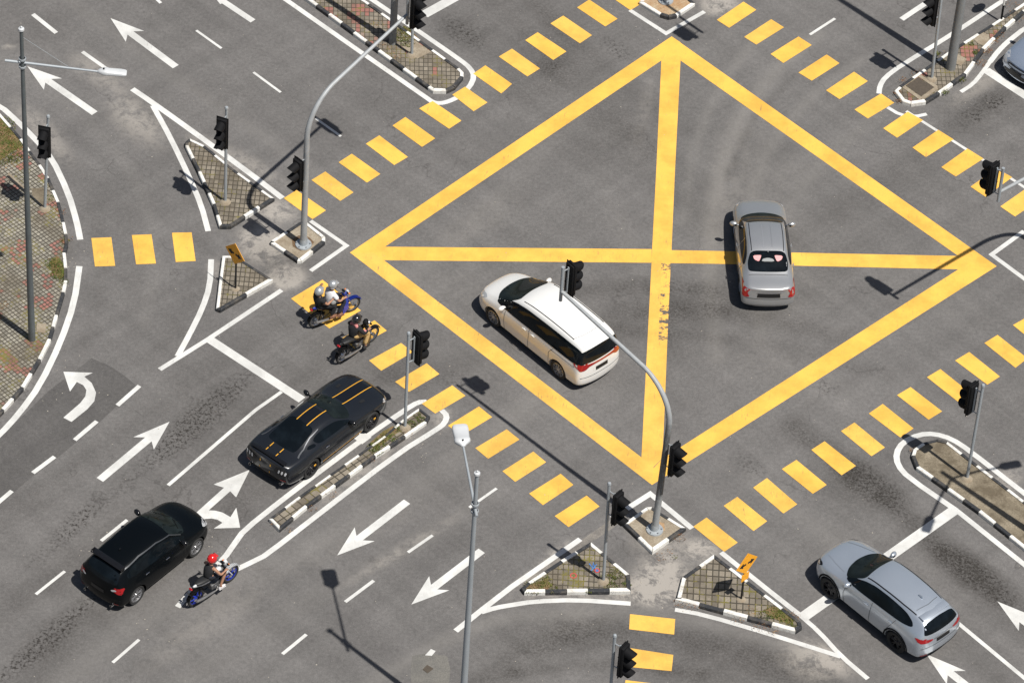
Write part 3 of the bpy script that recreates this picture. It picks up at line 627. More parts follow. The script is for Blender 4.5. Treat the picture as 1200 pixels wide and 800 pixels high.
def lamp_shell(parent, c, az, L=.85, W=.3, pitch=0):
    L, W = L, W
    d = Vector((math.cos(az)*math.cos(pitch), math.sin(az)*math.cos(pitch), math.sin(pitch))); s = Vector((-math.sin(az), math.cos(az), 0)); u = d.cross(s)
    bm = bmesh.new(); rings = []
    for t, ww, hh in ((0, .10, .05), (.06, .17, .08), (.2, .95, .11), (.33, 1.0, .12), (.36, .93, .10), (.8, 1.0, .085), (.94, .95, .07), (1, .75, .045)):
        wd = W/2*ww if ww > .2 else ww*.5; rg = []
        for k in range(14):
            a = 2*math.pi*k/14; ca, sa = math.cos(a), math.sin(a)
            rg.append(bm.verts.new(c+d*(t*L)+s*(math.copysign(abs(ca)**.55, ca)*wd)+u*(math.copysign(abs(sa)**.7, sa)*hh*(1 if sa > 0 else .5))))
        rings.append(rg)
    for a, b in zip(rings, rings[1:]):
        for k in range(14): bm.faces.new((a[k], a[(k+1) % 14], b[(k+1) % 14], b[k]))
    bm.faces.new(rings[0]); bm.faces.new(rings[-1][::-1]); bmesh.ops.recalc_face_normals(bm, faces=bm.faces[:])
    o = frombm('lamp_head', bm, M_LAMP, parent, angle=50)
    bm = bmesh.new(); bm_lathe(bm, [(.001, .05), (.022, .045), (.028, 0)], c+d*.2*L+u*.10, u, 12); frombm('photocell', bm, M_BLACK, o)
    return o
# left lamp
def street_lamp(base, top, h, arm_at, arm_px, arm_z1, label, rad=(.108, .055), mat=None, LW=(.85, .3), back=.5, wire=False):
    b = G(*base, .1); tp = G(*top, h)-b; t = thing('street_lamp', label, 'street lamp', b, 0, 'tall street lamps')
    tube('pole', [tp*(k/8) for k in range(9)], [rad[0]*(1-k/8)+rad[1]*k/8 for k in range(9)], mat or M_DPOLE, t, 16)
    bm = bmesh.new(); bm_lathe(bm, [(.001, .17), (.025, .15), (.03, .10), (.085, .08), (.09, .02), (.06, 0)], tp, (0, 0, 1), 14); frombm('pole_cap', bm, M_LAMP, t)
    for q, z1, el in arm_px:
        fr = arm_at/tp.z; A = Vector((tp.x*fr, tp.y*fr, arm_at)); e = G(*q, z1)-b; d = (e-A); az = math.atan2(d.y, d.x)
        tube('arm', [A-d.normalized()*back, A+d*.5, e], [.045, .038, .032], M_GALV, t, 10)
        bm = bmesh.new()
        for dz in (-.14, .14):
            bm = bmesh.new(); bm_lathe(bm, [(rad[1]+.035, -.035), (rad[1]+.055, -.03), (rad[1]+.055, .03), (rad[1]+.035, .035)], A+Vector((0, 0, dz)), (0, 0, 1), 12)
            frombm('clamp', bm, M_GALV, t)
        if wire: tube('stay_wire', [A+(tp-A)*.82, A+d*.62+Vector((0, 0, .03))], .006, M_GALV, t, 5)
        lamp_shell(t, e, az, *LW, pitch=el)
    return t
street_lamp((37.5,398), (25,36), 12.3, 11.0, [((115,84), 10.95, 0)], 0, 'tall dark street lamp on the paved corner with one long arm and stay wire', wire=True, LW=(.82, .27))
street_lamp((540.5,853), (559,556), 10.2, 8.85, [((543,523.5), 9.2, R(12))], 0, 'street lamp with pale square head rising beside the arrow lanes', LW=(.72, .46), rad=(.11, .055), mat=M_GALV, back=.3)
# tall posts of which only the foot is in the picture
def tall_foot(base, lean_px, label, az, rad=.12):
    b = G(*base, .1); t = thing('street_lamp', label, 'street lamp', b, 0, 'tall street lamps')
    l = Vector(lean_px); h = 11.5
    tube('pole', [Vector((l.x*k/8, l.y*k/8, h*k/8)) for k in range(9)], [rad*(1-k/8)+.08*k/8 for k in range(9)], simple('concrete_grey_pole', (.20, .205, .205), .7, 0, .2, 3), t, 18)
    e = Vector((l.x, l.y, h-.2))
    tube('arm', [e, e+off(1.2, az)+Vector((0, 0, .2)), e+off(2.2, az)+Vector((0, 0, .3))], [.05, .04, .035], M_GALV, t, 10); lamp_shell(t, e+off(2.2, az)+Vector((0, 0, .3)), az, .8, .3)
    return t
tall_foot((460,51), (0, 0), 'thick grey lamp post standing on the wide paved median with red bricks', R(60))
tall_foot((1114,80), (.1, 0), 'thick lamp post on the paved island behind the square drain cover', R(150), .16)
# lamp to the lower right whose pole and twin arms throw the shadows on the bare median
bL = G(1037+205, 502+148)
t = thing('street_lamp', 'twin arm street lamp standing on the bare concrete median beyond the right edge', 'street lamp', bL+Vector((0, 0, .1)), 0, 'tall street lamps')
tube('pole', [(0, 0, 0), (0, 0, 9.0)], [.13, .07], M_GALV, t, 14)
for sx in (1, -1):
    az = R(-105) if sx > 0 else R(20)
    tube('arm', [(0, 0, 8.3), off(.9, az)+Vector((0, 0, 8.5)), off(1.7, az)+Vector((0, 0, 8.6))], .04, M_GALV, t); lamp_shell(t, off(1.7, az)+Vector((0, 0, 8.6)), az, .7, .3)

# amber diamond signs
def diamond_sign(base, top_h, az, label, extra=False, arrowflip=1):
    b = G(*base, .1); t = thing('arrow_sign', label, 'sign', b, 0)
    tube('post', [(0, 0, 0), (0, 0, top_h)], .03, M_SIGNB, t, 8)
    bm = bmesh.new(); bm_lathe(bm, [(.001, .05), (.10, .04), (.15, 0)], (0, 0, 0), (0, 0, 1), 12); frombm('concrete_footing', bm, M_CONC, t)
    f = Vector((math.cos(az), math.sin(az), 0)); s = Vector((-f.y, f.x, 0)); c = Vector((0, 0, top_h))+f*.045; D = .43
    def plate(pts, th, cc): 
        bm = bmesh.new(); F = [bm.verts.new(cc+s*x+Vector((0, 0, z))+f*th) for x, z in pts]; B_ = [bm.verts.new(cc+s*x+Vector((0, 0, z))) for x, z in pts]
        bm.faces.new(F); bm.faces.new(B_[::-1]); n_ = len(pts)
        for i in range(n_): bm.faces.new((F[i], B_[i], B_[(i+1) % n_], F[(i+1) % n_]))
        bmesh.ops.triangulate(bm, faces=[q for q in bm.faces if len(q.verts) > 4]); bmesh.ops.recalc_face_normals(bm, faces=bm.faces[:]); return bm
    pl = frombm('sign_plate', plate([(0, D), (-D, 0), (0, -D), (D, 0)], .012, c), M_SIGN, t, smooth=False)
    for sg in (1, -1):
        A = [(.035*sg, .035), (.17*sg, .035), (.15*sg, .10), (.31*sg, 0), (.15*sg, -.10), (.17*sg, -.035), (.035*sg, -.035)]
        frombm('arrow_symbol', plate(A, .004, c+f*.013), M_SIGNB, pl, smooth=False)
    if extra: frombm('lower_plate', plate([(-.15, -.42), (.15, -.42), (.15, -.70), (-.15, -.70)], .01, c-f*.003), M_SIGN, t, smooth=False)
diamond_sign((868.5,702), 1.55, R(-44), 'amber diamond double arrow sign with small plate below on mossy triangle island', True)
diamond_sign((276,338.5), 1.5, R(-133), 'amber diamond double arrow sign on the small brick triangle island')
b = G(1173.5, 23, .1); t = thing('sign_post', 'thin black and white banded post at the tip of the paved island, top right', 'post', b)
tube('lower_band', [(0, 0, 0), (0, 0, .62)], .035, M_BLACK, t, 8); tube('upper_band', [(0, 0, .62), (.02, 0, 2.2)], .034, M_KW, t, 8)
bm = bmesh.new(); bm_lathe(bm, [(.001, 0), (.3, 0), (.3, .02), (.001, .02)], (.03, -.04, 1.9), (.75, -.66, 0), 20); frombm('sign_plate', bm, M_SIGNK, t)

# drain covers and small ground fixtures
s_ = M_SOIL
def slab(name, pts, mat, label, cat, z0=.1, th=.03, rim=None):
    P = [G(x, y, z0) for x, y in pts]; c = sum(P, Vector())/len(P); bm = bmesh.new()
    a = [bm.verts.new(p-c) for p in P]; b = [bm.verts.new(p-c+Vector((0, 0, th))) for p in P]; n_ = len(P)
    bm.faces.new(b); bm.faces.new(a[::-1])
    for i in range(n_): bm.faces.new((a[i], a[(i+1) % n_], b[(i+1) % n_], b[i]))
    bmesh.ops.recalc_face_normals(bm, faces=bm.faces[:]); bmesh.ops.bevel(bm, geom=bm.edges[:], offset=.006, segments=1, affect='EDGES')
    o = frombm(name, bm, mat, smooth=False); o.location = c; return tag(o, label, cat)
M_LID = simple('dark_drain_lid', (.075, .06, .045), .8, 0, .4, 12)
dz = slab('drain_cover', [(1076,91),(1094,103),(1079.5,113),(1062,101)], M_LID, 'square dark drain cover set in the paved island beside a traffic light', 'drain cover', .1, .02)
for q in ([(1076,91),(1094,103)], [(1094,103),(1079.5,113)], [(1079.5,113),(1062,101)], [(1062,101),(1076,91)]):
    pass
P4 = [G(x, y, .11) for x, y in [(1076,88),(1098,103),(1079.5,116.5),(1057.5,101)]]; c4 = sum(P4, Vector())/4
bm = bmesh.new()
for i in range(4):
    a, b = P4[i]-dz.location, P4[(i+1) % 4]-dz.location; m_ = (a+b)/2; d = b-a; rot = Matrix.Rotation(math.atan2(d.y, d.x), 3, 'Z'); bm_box(bm, m_, (d.length*.98, .13, .035+.004*(i % 2)), rot)
frombm('concrete_frame', bm, M_CONC, dz, smooth=False)
slab('inspection_cover', [(1122,64),(1133,70),(1126,78),(1113,72)], M_CONC, 'pale square inspection cover right behind the thick lamp post', 'inspection cover')
slab('inspection_cover', [(1141,47),(1151,38),(1159,42),(1160,50),(1152,54),(1146,52)], M_CONC, 'rounded pale concrete slab near the tip of the island, top right', 'concrete slab')
slab('inspection_cover', [(43,379),(54.5,380),(53,391),(42.5,389)], M_CONC, 'small pale square cover on the paved corner beside the tall lamp', 'inspection cover')
slab('inspection_cover', [(454,38),(460,44),(451,48),(443,44)], M_CONC, 'small concrete cover on the wide median beside the thick lamp post', 'inspection cover')
slab('manhole_cover', [(500.5,778.5),(508,783),(501,788.5),(495,784)], M_LID, 'small rusty square manhole cover in the pale cement patch', 'manhole cover', .003, .006)
flat('island_patch', [(471,59),(485,50),(505,64),(489,72)], M_CONC, .1138); flat('island_patch', [(37,224),(54,223),(66,238),(49,244),(38,232)], M_SOIL, .1138); flat('island_patch', [(10,205),(30,224),(36,232),(24,222),(8,212)], M_CONC, .1147)
M_MOSSY = m_leaf0('earth_and_moss', (.26,.17,.085), (.10,.12,.02), (.20,.10,.05))
flat('grass_patch', [(-40,128),(0,140),(13,155),(23,167),(26,176),(14,181),(0,192),(-40,205)], M_MOSSY, .1142); flat('grass_patch', [(60,306),(68,303),(74,312),(76,326),(70,331),(60,320)], M_MOSSY, .1142)
flat('grass_patch', [(612,691),(618,688),(640,681),(648,689),(640,694),(614,695.5)], M_MOSSY, .1142); flat('grass_patch', [(472,33),(480,37),(492,50),(484,51),(474,42)], M_MOSSY, .1142); flat('grass_patch', [(893,718),(905,713),(920,716),(930,725),(924,734),(905,727)], M_MOSSY, .1142)
flat('grass_patch', [(449,508),(460,502),(468,508),(452,521),(440,530),(433,522)], M_MOSSY, .1144)
flat('island_patch', [(342,284),(350,279),(362,281),(368,287),(362,294),(352,297),(343,292)], M_RSTAIN, .1153); flat('island_patch', [(757,618),(766,612),(778,616),(779,624),(768,628),(758,625)], M_RUST, .1153)
# spray marks
M_SPR = simple('red_spray_paint', (.5, .06, .06), .8); M_SPB = simple('blue_spray_paint', (.05, .18, .45), .8)
def ring(px, rx, ry, mat, z):
    c = G(*px, z); bm = bmesh.new(); n_ = 24; pr = []
    for k in range(n_):
        a = 2*math.pi*k/n_; pr.append((bm.verts.new(c+Vector((math.cos(a)*rx, math.sin(a)*ry, 0))), bm.verts.new(c+Vector((math.cos(a)*(rx-.03), math.sin(a)*(ry-.03), 0)))))
    for k in range(n_): bm.faces.new((pr[k][0], pr[(k+1) % n_][0], pr[(k+1) % n_][1], pr[k][1]))
    return structure(frombm('spray_mark', bm, mat, smooth=False))
ring((672,674), .10, .11, M_SPR, .118); ring((699.7,668), .08, .09, M_SPR, .118); ring((699.7,668), .045, .05, M_SPB, .119)
def zstrip(pts, wd, mat, z):
    o = strip('spray_mark', pts, wd, mat); 
    for v in o.data.vertices: v.co.z = z
zstrip([(690,663),(694,668),(695,662),(697,669)], .035, M_SPB, .1182); zstrip([(692,672),(699,664)], .03, M_SPB, .1186)

# tufts, leaves and grit
def blades(name, spots, mat, label, hgt=.10, wd=.012, spread=.22, z=.11):
    bm = bmesh.new()
    for (px, py, n_, sp_) in spots:
        c = G(px, py, z)
        for _ in range(n_):
            a = random.uniform(0, 6.28); r = sp_*math.sqrt(random.random()); p = c+Vector((math.cos(a)*r, math.sin(a)*r, 0)); h = hgt*random.uniform(.4, 1.2)
            b = random.uniform(0, 6.28); t = Vector((math.cos(b), math.sin(b), 0)); l = Vector((random.uniform(-1, 1), random.uniform(-1, 1), 0))*h*.7
            w_ = wd*random.uniform(.7, 1.5); bm.faces.new([bm.verts.new(p-t*w_), bm.verts.new(p+t*w_), bm.verts.new(p+l*.5+t*w_*.6+Vector((0, 0, h*.7))), bm.verts.new(p+l+Vector((0, 0, h)))])
    o = frombm(name, bm, mat, smooth=False); return tag(o, label, 'grass' if 'grass' in name else 'leaves', None, 'stuff')
def m_leaf(name, a, b, c):
    s = N(name); f = s.noise(2.2, 3, .7); g = s.noise(9, 2, .7); co = s.mix(s.ramp(f, [(.4, 0.), (.6, 1.)]), a, b); co = s.mix(s.ramp(g, [(.5, 0.), (.62, .8)]), co, c); return s.set(base=co, rough=.85)
M_GRASS = m_leaf('short_grass', (.055, .10, .012), (.12, .14, .02), (.20, .15, .05)); M_DRY = m_leaf('dry_leaves', (.30, .15, .055), (.22, .09, .035), (.42, .28, .12))
GR = [(0,148,500,.5),(6,160,300,.4),(14,172,250,.35),(4,186,250,.3),(18,185,150,.25),(65,312,220,.25),(68,322,220,.22),(60,308,100,.2),(75,330,80,.15),(58,232,60,.15),(76,283,70,.15),
      (470,42,260,.3),(478,50,160,.25),(474,36,120,.2),(452,512,70,.18),(446,519,110,.2),(437,524,110,.2),(443,529,90,.18),(466,503,80,.14),(482,497,90,.15),(494,492,80,.14),(489,487,50,.12),(462,516,50,.1),
      (625,688,220,.3),(636,680,160,.25),(646,689,90,.2),(712,678,180,.25),(722,672,130,.22),(718,688,100,.2),(734,685,60,.15),(690,692,60,.12),(905,718,140,.25),(918,722,160,.25),(928,730,80,.15),(895,722,60,.2),(1144,62,90,.12),(1128,94,60,.12),(1108,108,70,.12),(1138,52,40,.1),(1099,63,40,.1),(790,652,10,.1)]
blades('grass', [(a, b, int(n_*1.3), s) for a, b, n_, s in GR], M_GRASS, 'short weeds and moss growing between the kerbs and pavers', .04, .017)
LF = [(0,168,150,.45),(10,178,120,.4),(8,192,60,.3),(64,305,30,.2),(78,280,60,.22),(70,248,60,.2),(58,240,60,.25),(2,357,60,.2),(456,56,50,.25),(463,66,60,.25),(444,30,30,.3),
      (435,538,40,.15),(478,507,25,.15),(388,578,50,.18),(366,596,30,.15),(1155,60,140,.25),(1163,47,100,.22),(1172,40,60,.2),(1150,74,80,.2),(1060,95,70,.22),(1075,86,60,.22),(1105,65,60,.22),(1052,108,60,.15),(1052,118,50,.12),(1190,20,60,.3),(1185,8,60,.3),
      (797,706,60,.2),(812,710,50,.2),(866,724,40,.2),(890,733,60,.25),(905,738,50,.2),(797,630,50,.18),(775,652,40,.18),(786,645,20,.15),(930,722,60,.2),(880,715,30,.2),(1070,527,40,.12),(320,612,10,.1),(340,620,20,.12)]
blades('dry_leaves', LF, M_DRY, 'brown dry leaves and litter along the kerbs', .02, .026, z=.11)
bm = bmesh.new()
for _ in range(420):
    k = random.random()
    px, py = random.uniform(0, 1200), random.uniform(0, 800)
    if k < .35: px, py = random.choice([(75,300),(85,310),(120,640),(180,735),(255,640),(250,650),(520,520),(800,706),(750,700),(70,460),(1060,120),(1130,115),(490,520),(60,420)]); px += random.gauss(0, 16); py += random.gauss(0, 12)
    p = G(px, py, .006); r = random.uniform(.008, .022); 
    n_ = 5; vs = [bm.verts.new(p+Vector((math.cos(2*math.pi*i/n_+k)*r*random.uniform(.6, 1.2), math.sin(2*math.pi*i/n_+k)*r*random.uniform(.6, 1.2), random.uniform(0, .008)))) for i in range(n_)]
    tp_ = bm.verts.new(p+Vector((0, 0, r*.7)))
    for i in range(n_): bm.faces.new((vs[i], vs[(i+1) % n_], tp_))
tag(frombm('grit', bm, simple('pale_grit', (.42, .38, .32), .9, 0, .5, 3), smooth=False), 'small pale stones and litter scattered over the road', 'grit', None, 'stuff')
#@@CARS
# ------------------------------------------------------------------ cars
def chaikin(P, n=2):
    for _ in range(n):
        Q = []
        for i in range(len(P)):
            a, b = P[i], P[(i+1) % len(P)]; Q += [(a[0]*.8+b[0]*.2, a[1]*.8+b[1]*.2), (a[0]*.2+b[0]*.8, a[1]*.2+b[1]*.8)]
        P = Q
    return P
DIRS = {'L': (Vector((0, -1, 0)), lambda a, b: Vector((a, 4, b))), 'Rt': (Vector((0, 1, 0)), lambda a, b: Vector((a, -4, b))),
        'T': (Vector((0, 0, -1)), lambda a, b: Vector((a, b, 5))), 'B': (Vector((1, 0, 0)), lambda a, b: Vector((-6, a, b))), 'F': (Vector((-1, 0, 0)), lambda a, b: Vector((6, a, b))),
        'BT': (Vector((.8, 0, -.6)), lambda a, b: Vector((-5*.8, a, 5*.6))+Vector((.6, 0, .8))*b), 'CL': (Vector((.7071, -.7071, 0)), lambda a, b: Vector((-4+a*.7071, 4+a*.7071, b))), 'CR': (Vector((.7071, .7071, 0)), lambda a, b: Vector((-4+a*.7071, -4-a*.7071, b)))}
class Car:
    def __init__(s, name, label, spec, loc, az, cat='car', group=None):
        s.sp = spec; s.t = thing(name, label, cat, loc, az, group); s.paint = spec['paint']
        rings = spec['rings']; V = []; F = []; ri = []
        rd = spec.get('rear_dx', [0]*9); fd = spec.get('front_dx', [0]*9)
        for k, (x, W, zb, zs, zbelt, wbelt, zedge, wtop, zc) in enumerate(rings):
            lv = [(0, zb), (W*.80, zb), (W*.97, zb+.09), (W, zs), (W*.99, zs*.42+zbelt*.58), (wbelt, zbelt), (wtop, zedge), (wtop*.58, zc-.014), (0, zc)]
            dx = rd if k == len(rings)-1 else (fd if k == 0 else [0]*9)
            idx = [None]*16
            for i, (y, z) in enumerate(lv):
                V.append((x+dx[i], y, z)); idx[i] = len(V)-1
                if 0 < i < 8: V.append((x+dx[i], -y, z)); idx[16-i] = len(V)-1
            ri.append(idx)
        for a, b in zip(ri, ri[1:]):
            for k in range(16): F.append((a[k], a[(k+1) % 16], b[(k+1) % 16], b[k]))
        for e, idx, sg in ((0, ri[0], 1), (1, ri[-1], -1)):
            Cn = []
            for k in range(1, 7):
                v = V[idx[k]]; V.append((v[0]+sg*spec.get('bow', .05), 0, v[2])); Cn.append(len(V)-1)
            for k in range(1, 6):
                F.append((idx[k], idx[k+1], Cn[k], Cn[k-1])); F.append((idx[16-k], Cn[k-1], Cn[k], idx[16-k-1]))
            F.append((idx[6], idx[7], idx[8], Cn[5])); F.append((idx[10], Cn[5], idx[8], idx[9]))
            F.append((idx[0], idx[1], Cn[0])); F.append((idx[0], Cn[0], idx[15]))
        me = bpy.data.meshes.new('body'); me.from_pydata(V, [], F)
        bm = bmesh.new(); bm.from_mesh(me); bmesh.ops.recalc_face_normals(bm, faces=bm.faces[:])
        cl = bm.edges.layers.float.new('crease_edge')
        # crisper belt, roof and shoulder edges
        for k in range(len(rings)-1):
            for lvl, cr_ in spec.get('crease', {6: .35, 5: .25, 2: .3}).items():
                for i in (lvl, 16-lvl):
                    a, b = ri[k][i], ri[k+1][i]; bm.verts.ensure_lookup_table(); e = bm.edges.get((bm.verts[a], bm.verts[b]))
                    if e: e[cl] = cr_
        bm.to_mesh(me); bm.free()
        o = bpy.data.objects.new('tmpbody', me); C.objects.link(o); m = o.modifiers.new('s', 'SUBSURF'); m.levels = 3; m.render_levels = 3
        dg = bpy.context.evaluated_depsgraph_get(); dg.update(); me2 = bpy.data.meshes.new_from_object(o.evaluated_get(dg))
        bm = bmesh.new(); bm.from_mesh(me2); s.bvh = BVHTree.FromBMesh(bm); bm.free()
        o.modifiers.clear(); o.data = me2
        wr, xs = spec['wheel_r'], spec['axles']; s.W = spec['W']
        cut = bmesh.new()
        for x in xs:
            for sg in (1, -1): 
                b2 = bmesh.new(); bm_lathe(b2, [(.0001, -.17), (wr+.055, -.17), (wr+.055, .3), (.0001, .3)], (x, sg*s.W, wr+.01), (0, sg, 0), 40)
                mm = bpy.data.meshes.new('c'); b2.to_mesh(mm); b2.free(); cut.from_mesh(mm)
        mc = bpy.data.meshes.new('cut'); cut.to_mesh(mc); cut.free(); oc = bpy.data.objects.new('cut', mc); C.objects.link(oc)
        md = o.modifiers.new('b', 'BOOLEAN'); md.object = oc; md.operation = 'DIFFERENCE'; md.solver = 'EXACT'
        dg = bpy.context.evaluated_depsgraph_get(); dg.update(); me3 = bpy.data.meshes.new_from_object(o.evaluated_get(dg))
        bpy.data.objects.remove(o); bpy.data.objects.remove(oc); me3.name = 'body'
        me3.materials.clear(); me3.materials.append(s.paint); me3.materials.append(M_BLACK)
        for p in me3.polygons:
            c = p.center; p.material_index = 0; p.use_smooth = True
            if abs(c.y) > s.W-.25:
                for x in xs:
                    d = math.hypot(c.x-x, c.z-wr-.01)
                    if d < wr+.052 or (abs(abs(c.y)-(s.W-.17)) < .003 and d < wr+.056): p.material_index = 1
            if c.z < spec.get('clad', .2) and abs(p.normal.z) < .95: p.material_index = 1
            if p.normal.z < -.8: p.material_index = 1
        me3.set_sharp_from_angle(angle=R(38))
        s.body = link(bpy.data.objects.new('body', me3), s.t)
        for x in xs:
            for sg in (1, -1): s.wheel(x, sg, wr)
    def hit(s, d, a, b, dirn=None):
        D, f = DIRS[d]; r = s.bvh.ray_cast(f(a, b), D)
        return r[0], r[1]
    def patch(s, name, d, poly, mat, parent=None, off_=.006, rnd=2, step=.09, both=False, thick=0):
        P = chaikin(poly, rnd) if rnd else poly; out = None
        bm = bmesh.new(); f = bm.faces.new([bm.verts.new((x, y, 0)) for x, y in P])
        xs = [p[0] for p in P]; ys = [p[1] for p in P]
        for ax, (lo, hi) in ((0, (min(xs), max(xs))), (1, (min(ys), max(ys)))):
            k = 1
            while lo+k*step < hi:
                co = [0, 0, 0]; co[ax] = lo+k*step; no = [0, 0, 0]; no[ax] = 1
                bmesh.ops.bisect_plane(bm, geom=bm.verts[:]+bm.edges[:]+bm.faces[:], plane_co=co, plane_no=no); k += 1
        bad = []
        for v in bm.verts:
            h, n_ = s.hit(d, v.co.x, v.co.y)
            if h is None: bad.append(v); continue
            v.co = h+n_*off_
        if bad: bmesh.ops.delete(bm, geom=bad, context='VERTS')
        if not bm.faces: bm.free(); return None
        bmesh.ops.recalc_face_normals(bm, faces=bm.faces[:])
        nn = sum((f.normal for f in bm.faces), Vector())
        if nn.dot(DIRS[d][0]) > 0: bmesh.ops.reverse_faces(bm, faces=bm.faces[:])
        out = frombm(name, bm, mat, parent or s.body, angle=60)
        return out
    def sides(s, name, poly, mat, **k):
        a = s.patch(name, 'L', poly, mat, **k); b = s.patch(name, 'Rt', poly, mat, **k); return a, b
    def mirrorY(s, name, d, poly, mat, **k):
        s.patch(name, d, poly, mat, **k); s.patch(name, d, [(-y, z) for y, z in poly] if d in 'BFBT' and d != 'T' else [(x, -y) for x, y in poly], mat, **k)
    def line(s, name, d, pts, wd, mat, parent=None, off_=.007):
        L, Rr = [], []; Q = [Vector(p) for p in pts]
        for i, p in enumerate(Q):
            t = (Q[min(i+1, len(Q)-1)]-Q[max(i-1, 0)]).normalized(); n_ = Vector((-t.y, t.x))*wd/2; L.append(tuple(p+n_)); Rr.append(tuple(p-n_))
        return s.patch(name, d, L+Rr[::-1], mat, parent=parent, rnd=0, off_=off_, step=.12)
    def wheel(s, x, sg, wr):
        y = sg*(s.W-.125); ax = Vector((0, sg, 0)); bm = bmesh.new(); wd = .20; rr = wr*s.sp.get('rimk', .70)
        bm_lathe(bm, [(rr, -.09), (wr*.93, -.1), (wr, -.07), (wr, .07), (wr*.95, .098), (rr+.01, .09), (rr-.015, .07), (rr-.02, -.05)], (x, y, wr), ax, 36, True)
        t = frombm('wheel', bm, M_RUBBER, s.t, angle=50)
        bm = bmesh.new(); bm_lathe(bm, [(rr, .075), (rr-.02, .08), (rr-.03, .04), (rr-.035, -.02)], (x, y, wr), ax, 32)
        ns = s.sp.get('spokes', 5); c = Vector((x, y, wr))
        for k in range(ns):
            a = 2*math.pi*k/ns+.3
            for da in ((-.13, .13) if ns <= 6 else (0,)):
                r0 = Vector((math.cos(a), 0, math.sin(a)))*.05; r1 = Vector((math.cos(a+da*1.6), 0, math.sin(a+da*1.6)))*(rr-.012); m = (r0+r1)/2+c+ax*.055; dd = r1-r0
                rot = Matrix((dd.normalized(), ax, dd.normalized().cross(ax))).transposed(); bm_box(bm, m, (dd.length, .022, .032 if ns <= 6 else .03), rot, .006, 1)
        bm_lathe(bm, [(.001, .075), (.045, .07), (.06, .04)], c, ax, 16)
        frombm('rim', bm, s.sp.get('rim', M_RIM), t, angle=35)
        bm = bmesh.new(); bm_lathe(bm, [(.001, .012), (.15, .012), (.155, -.01), (.001, -.012)], c, ax, 24); frombm('brake_disc', bm, M_SIGNK, t)
    def mirror(s, x, z, mat, wd=.2):
        for sg in (1, -1):
            h, n_ = s.hit('L' if sg > 0 else 'Rt', x, z); y = h.y
            bm = bmesh.new(); bm_ball(bm, Vector((x-.01, y+sg*.15, z+.05)), (.08, .13, .085), Matrix.Rotation(-sg*.25, 3, 'Z'), 14, 10); bm_box(bm, Vector((x+.01, y+sg*.03, z)), (.06, .12, .03), None, .008)
            m = frombm('mirror', bm, mat, s.t, angle=70)
            bm = bmesh.new(); bm_ball(bm, Vector((x-.045, y+sg*.15, z+.05)), (.045, .105, .062), Matrix.Rotation(-sg*.25, 3, 'Z'), 12, 8); frombm('mirror_glass', bm, M_GLASS, m)
    def handle(s, x, z, mat, L=.17):
        for d, sg in (('L', 1), ('Rt', -1)):
            h, n_ = s.hit(d, x, z); bm = bmesh.new(); bm_box(bm, h+n_*.028, (L, .022, .028), None, .008); bm_box(bm, h+n_*.012, (.03, .03, .02))
            frombm('door_handle', bm, mat, s.body)
M_SEAM = simple('panel_gap', (.02, .02, .02), .9)
M_PLATE = simple('black_number_plate', (.01, .01, .011), .4)
M_MESHG = simple('black_grille', (.012, .012, .013), .5)
def place(near_front, near_rear, wr, W, axles, right_side):
    """car origin and heading from the photo positions of the two near wheel centres"""
    a, b = G(near_front[0], near_front[1], wr), G(near_rear[0], near_rear[1], wr); d = (a-b).normalized(); az = math.atan2(d.y, d.x)
    n_ = Vector((-d.y, d.x, 0)); m = (a+b)/2; m = m+(n_ if right_side else -n_)*(W-.03)-d*((axles[0]+axles[1])/2)
    return Vector((m.x, m.y, .004)), az
GL, GW = M_GLASS, M_GLASSW

# ---- white minivan
P_WHITE = paint('pearl_white_paint', (.75, .745, .725), .0, .3)
sp = dict(paint=P_WHITE, W=.90, wheel_r=.325, axles=(1.50, -1.42), clad=.12, spokes=10, rimk=.72, bow=.06, rings=[
 (2.38,.60,.26,.42,.62,.54,.69,.42,.73), (2.28,.76,.20,.45,.70,.70,.78,.55,.84), (2.02,.87,.17,.48,.80,.81,.90,.66,.97), (1.6,.895,.16,.50,.90,.84,1.03,.70,1.10),
 (1.15,.90,.16,.50,.95,.85,1.25,.69,1.33), (.65,.90,.16,.50,.98,.87,1.54,.71,1.60), (.25,.90,.16,.50,1.0,.87,1.66,.705,1.72), (-.6,.90,.16,.50,1.02,.87,1.71,.70,1.765), (-1.4,.90,.16,.50,1.03,.87,1.70,.69,1.755),
 (-1.85,.90,.17,.50,1.03,.86,1.67,.68,1.72), (-2.14,.895,.19,.50,1.03,.85,1.62,.66,1.67), (-2.38,.87,.24,.50,1.00,.81,1.56,.63,1.60)], rear_dx=[0,.02,0,-.01,.02,.04,.13,.14,.14])
loc, az = place((577.5,372.5), (653,433.5), .325, .9, sp['axles'], False)
c = Car('minivan', 'white minivan with black window band and red tail lights crossing the yellow box', sp, loc, az)
P_ROOF = paint('white_roof_paint', (.76, .76, .75), .0, .3)
c.patch('windscreen', 'T', [(1.72,0),(1.66,.45),(1.42,.78),(1.05,.74),(.66,.60),(.70,.3),(.73,0),(.70,-.3),(.66,-.60),(1.05,-.74),(1.42,-.78),(1.66,-.45)], GW)
c.sides('side_window', [(1.55,1.0),(1.1,1.28),(.65,1.48),(.2,1.57),(-.6,1.60),(-1.4,1.60),(-2.10,1.56),(-2.26,1.44),(-2.40,1.06),(-1.2,1.06),(0,1.04),(.9,1.02)], GL, step=.07)
c.patch('rear_window', 'B', [(-.83,1.08),(.83,1.08),(.80,1.30),(.68,1.53),(0,1.58),(-.68,1.53),(-.80,1.30)], GL, step=.07)
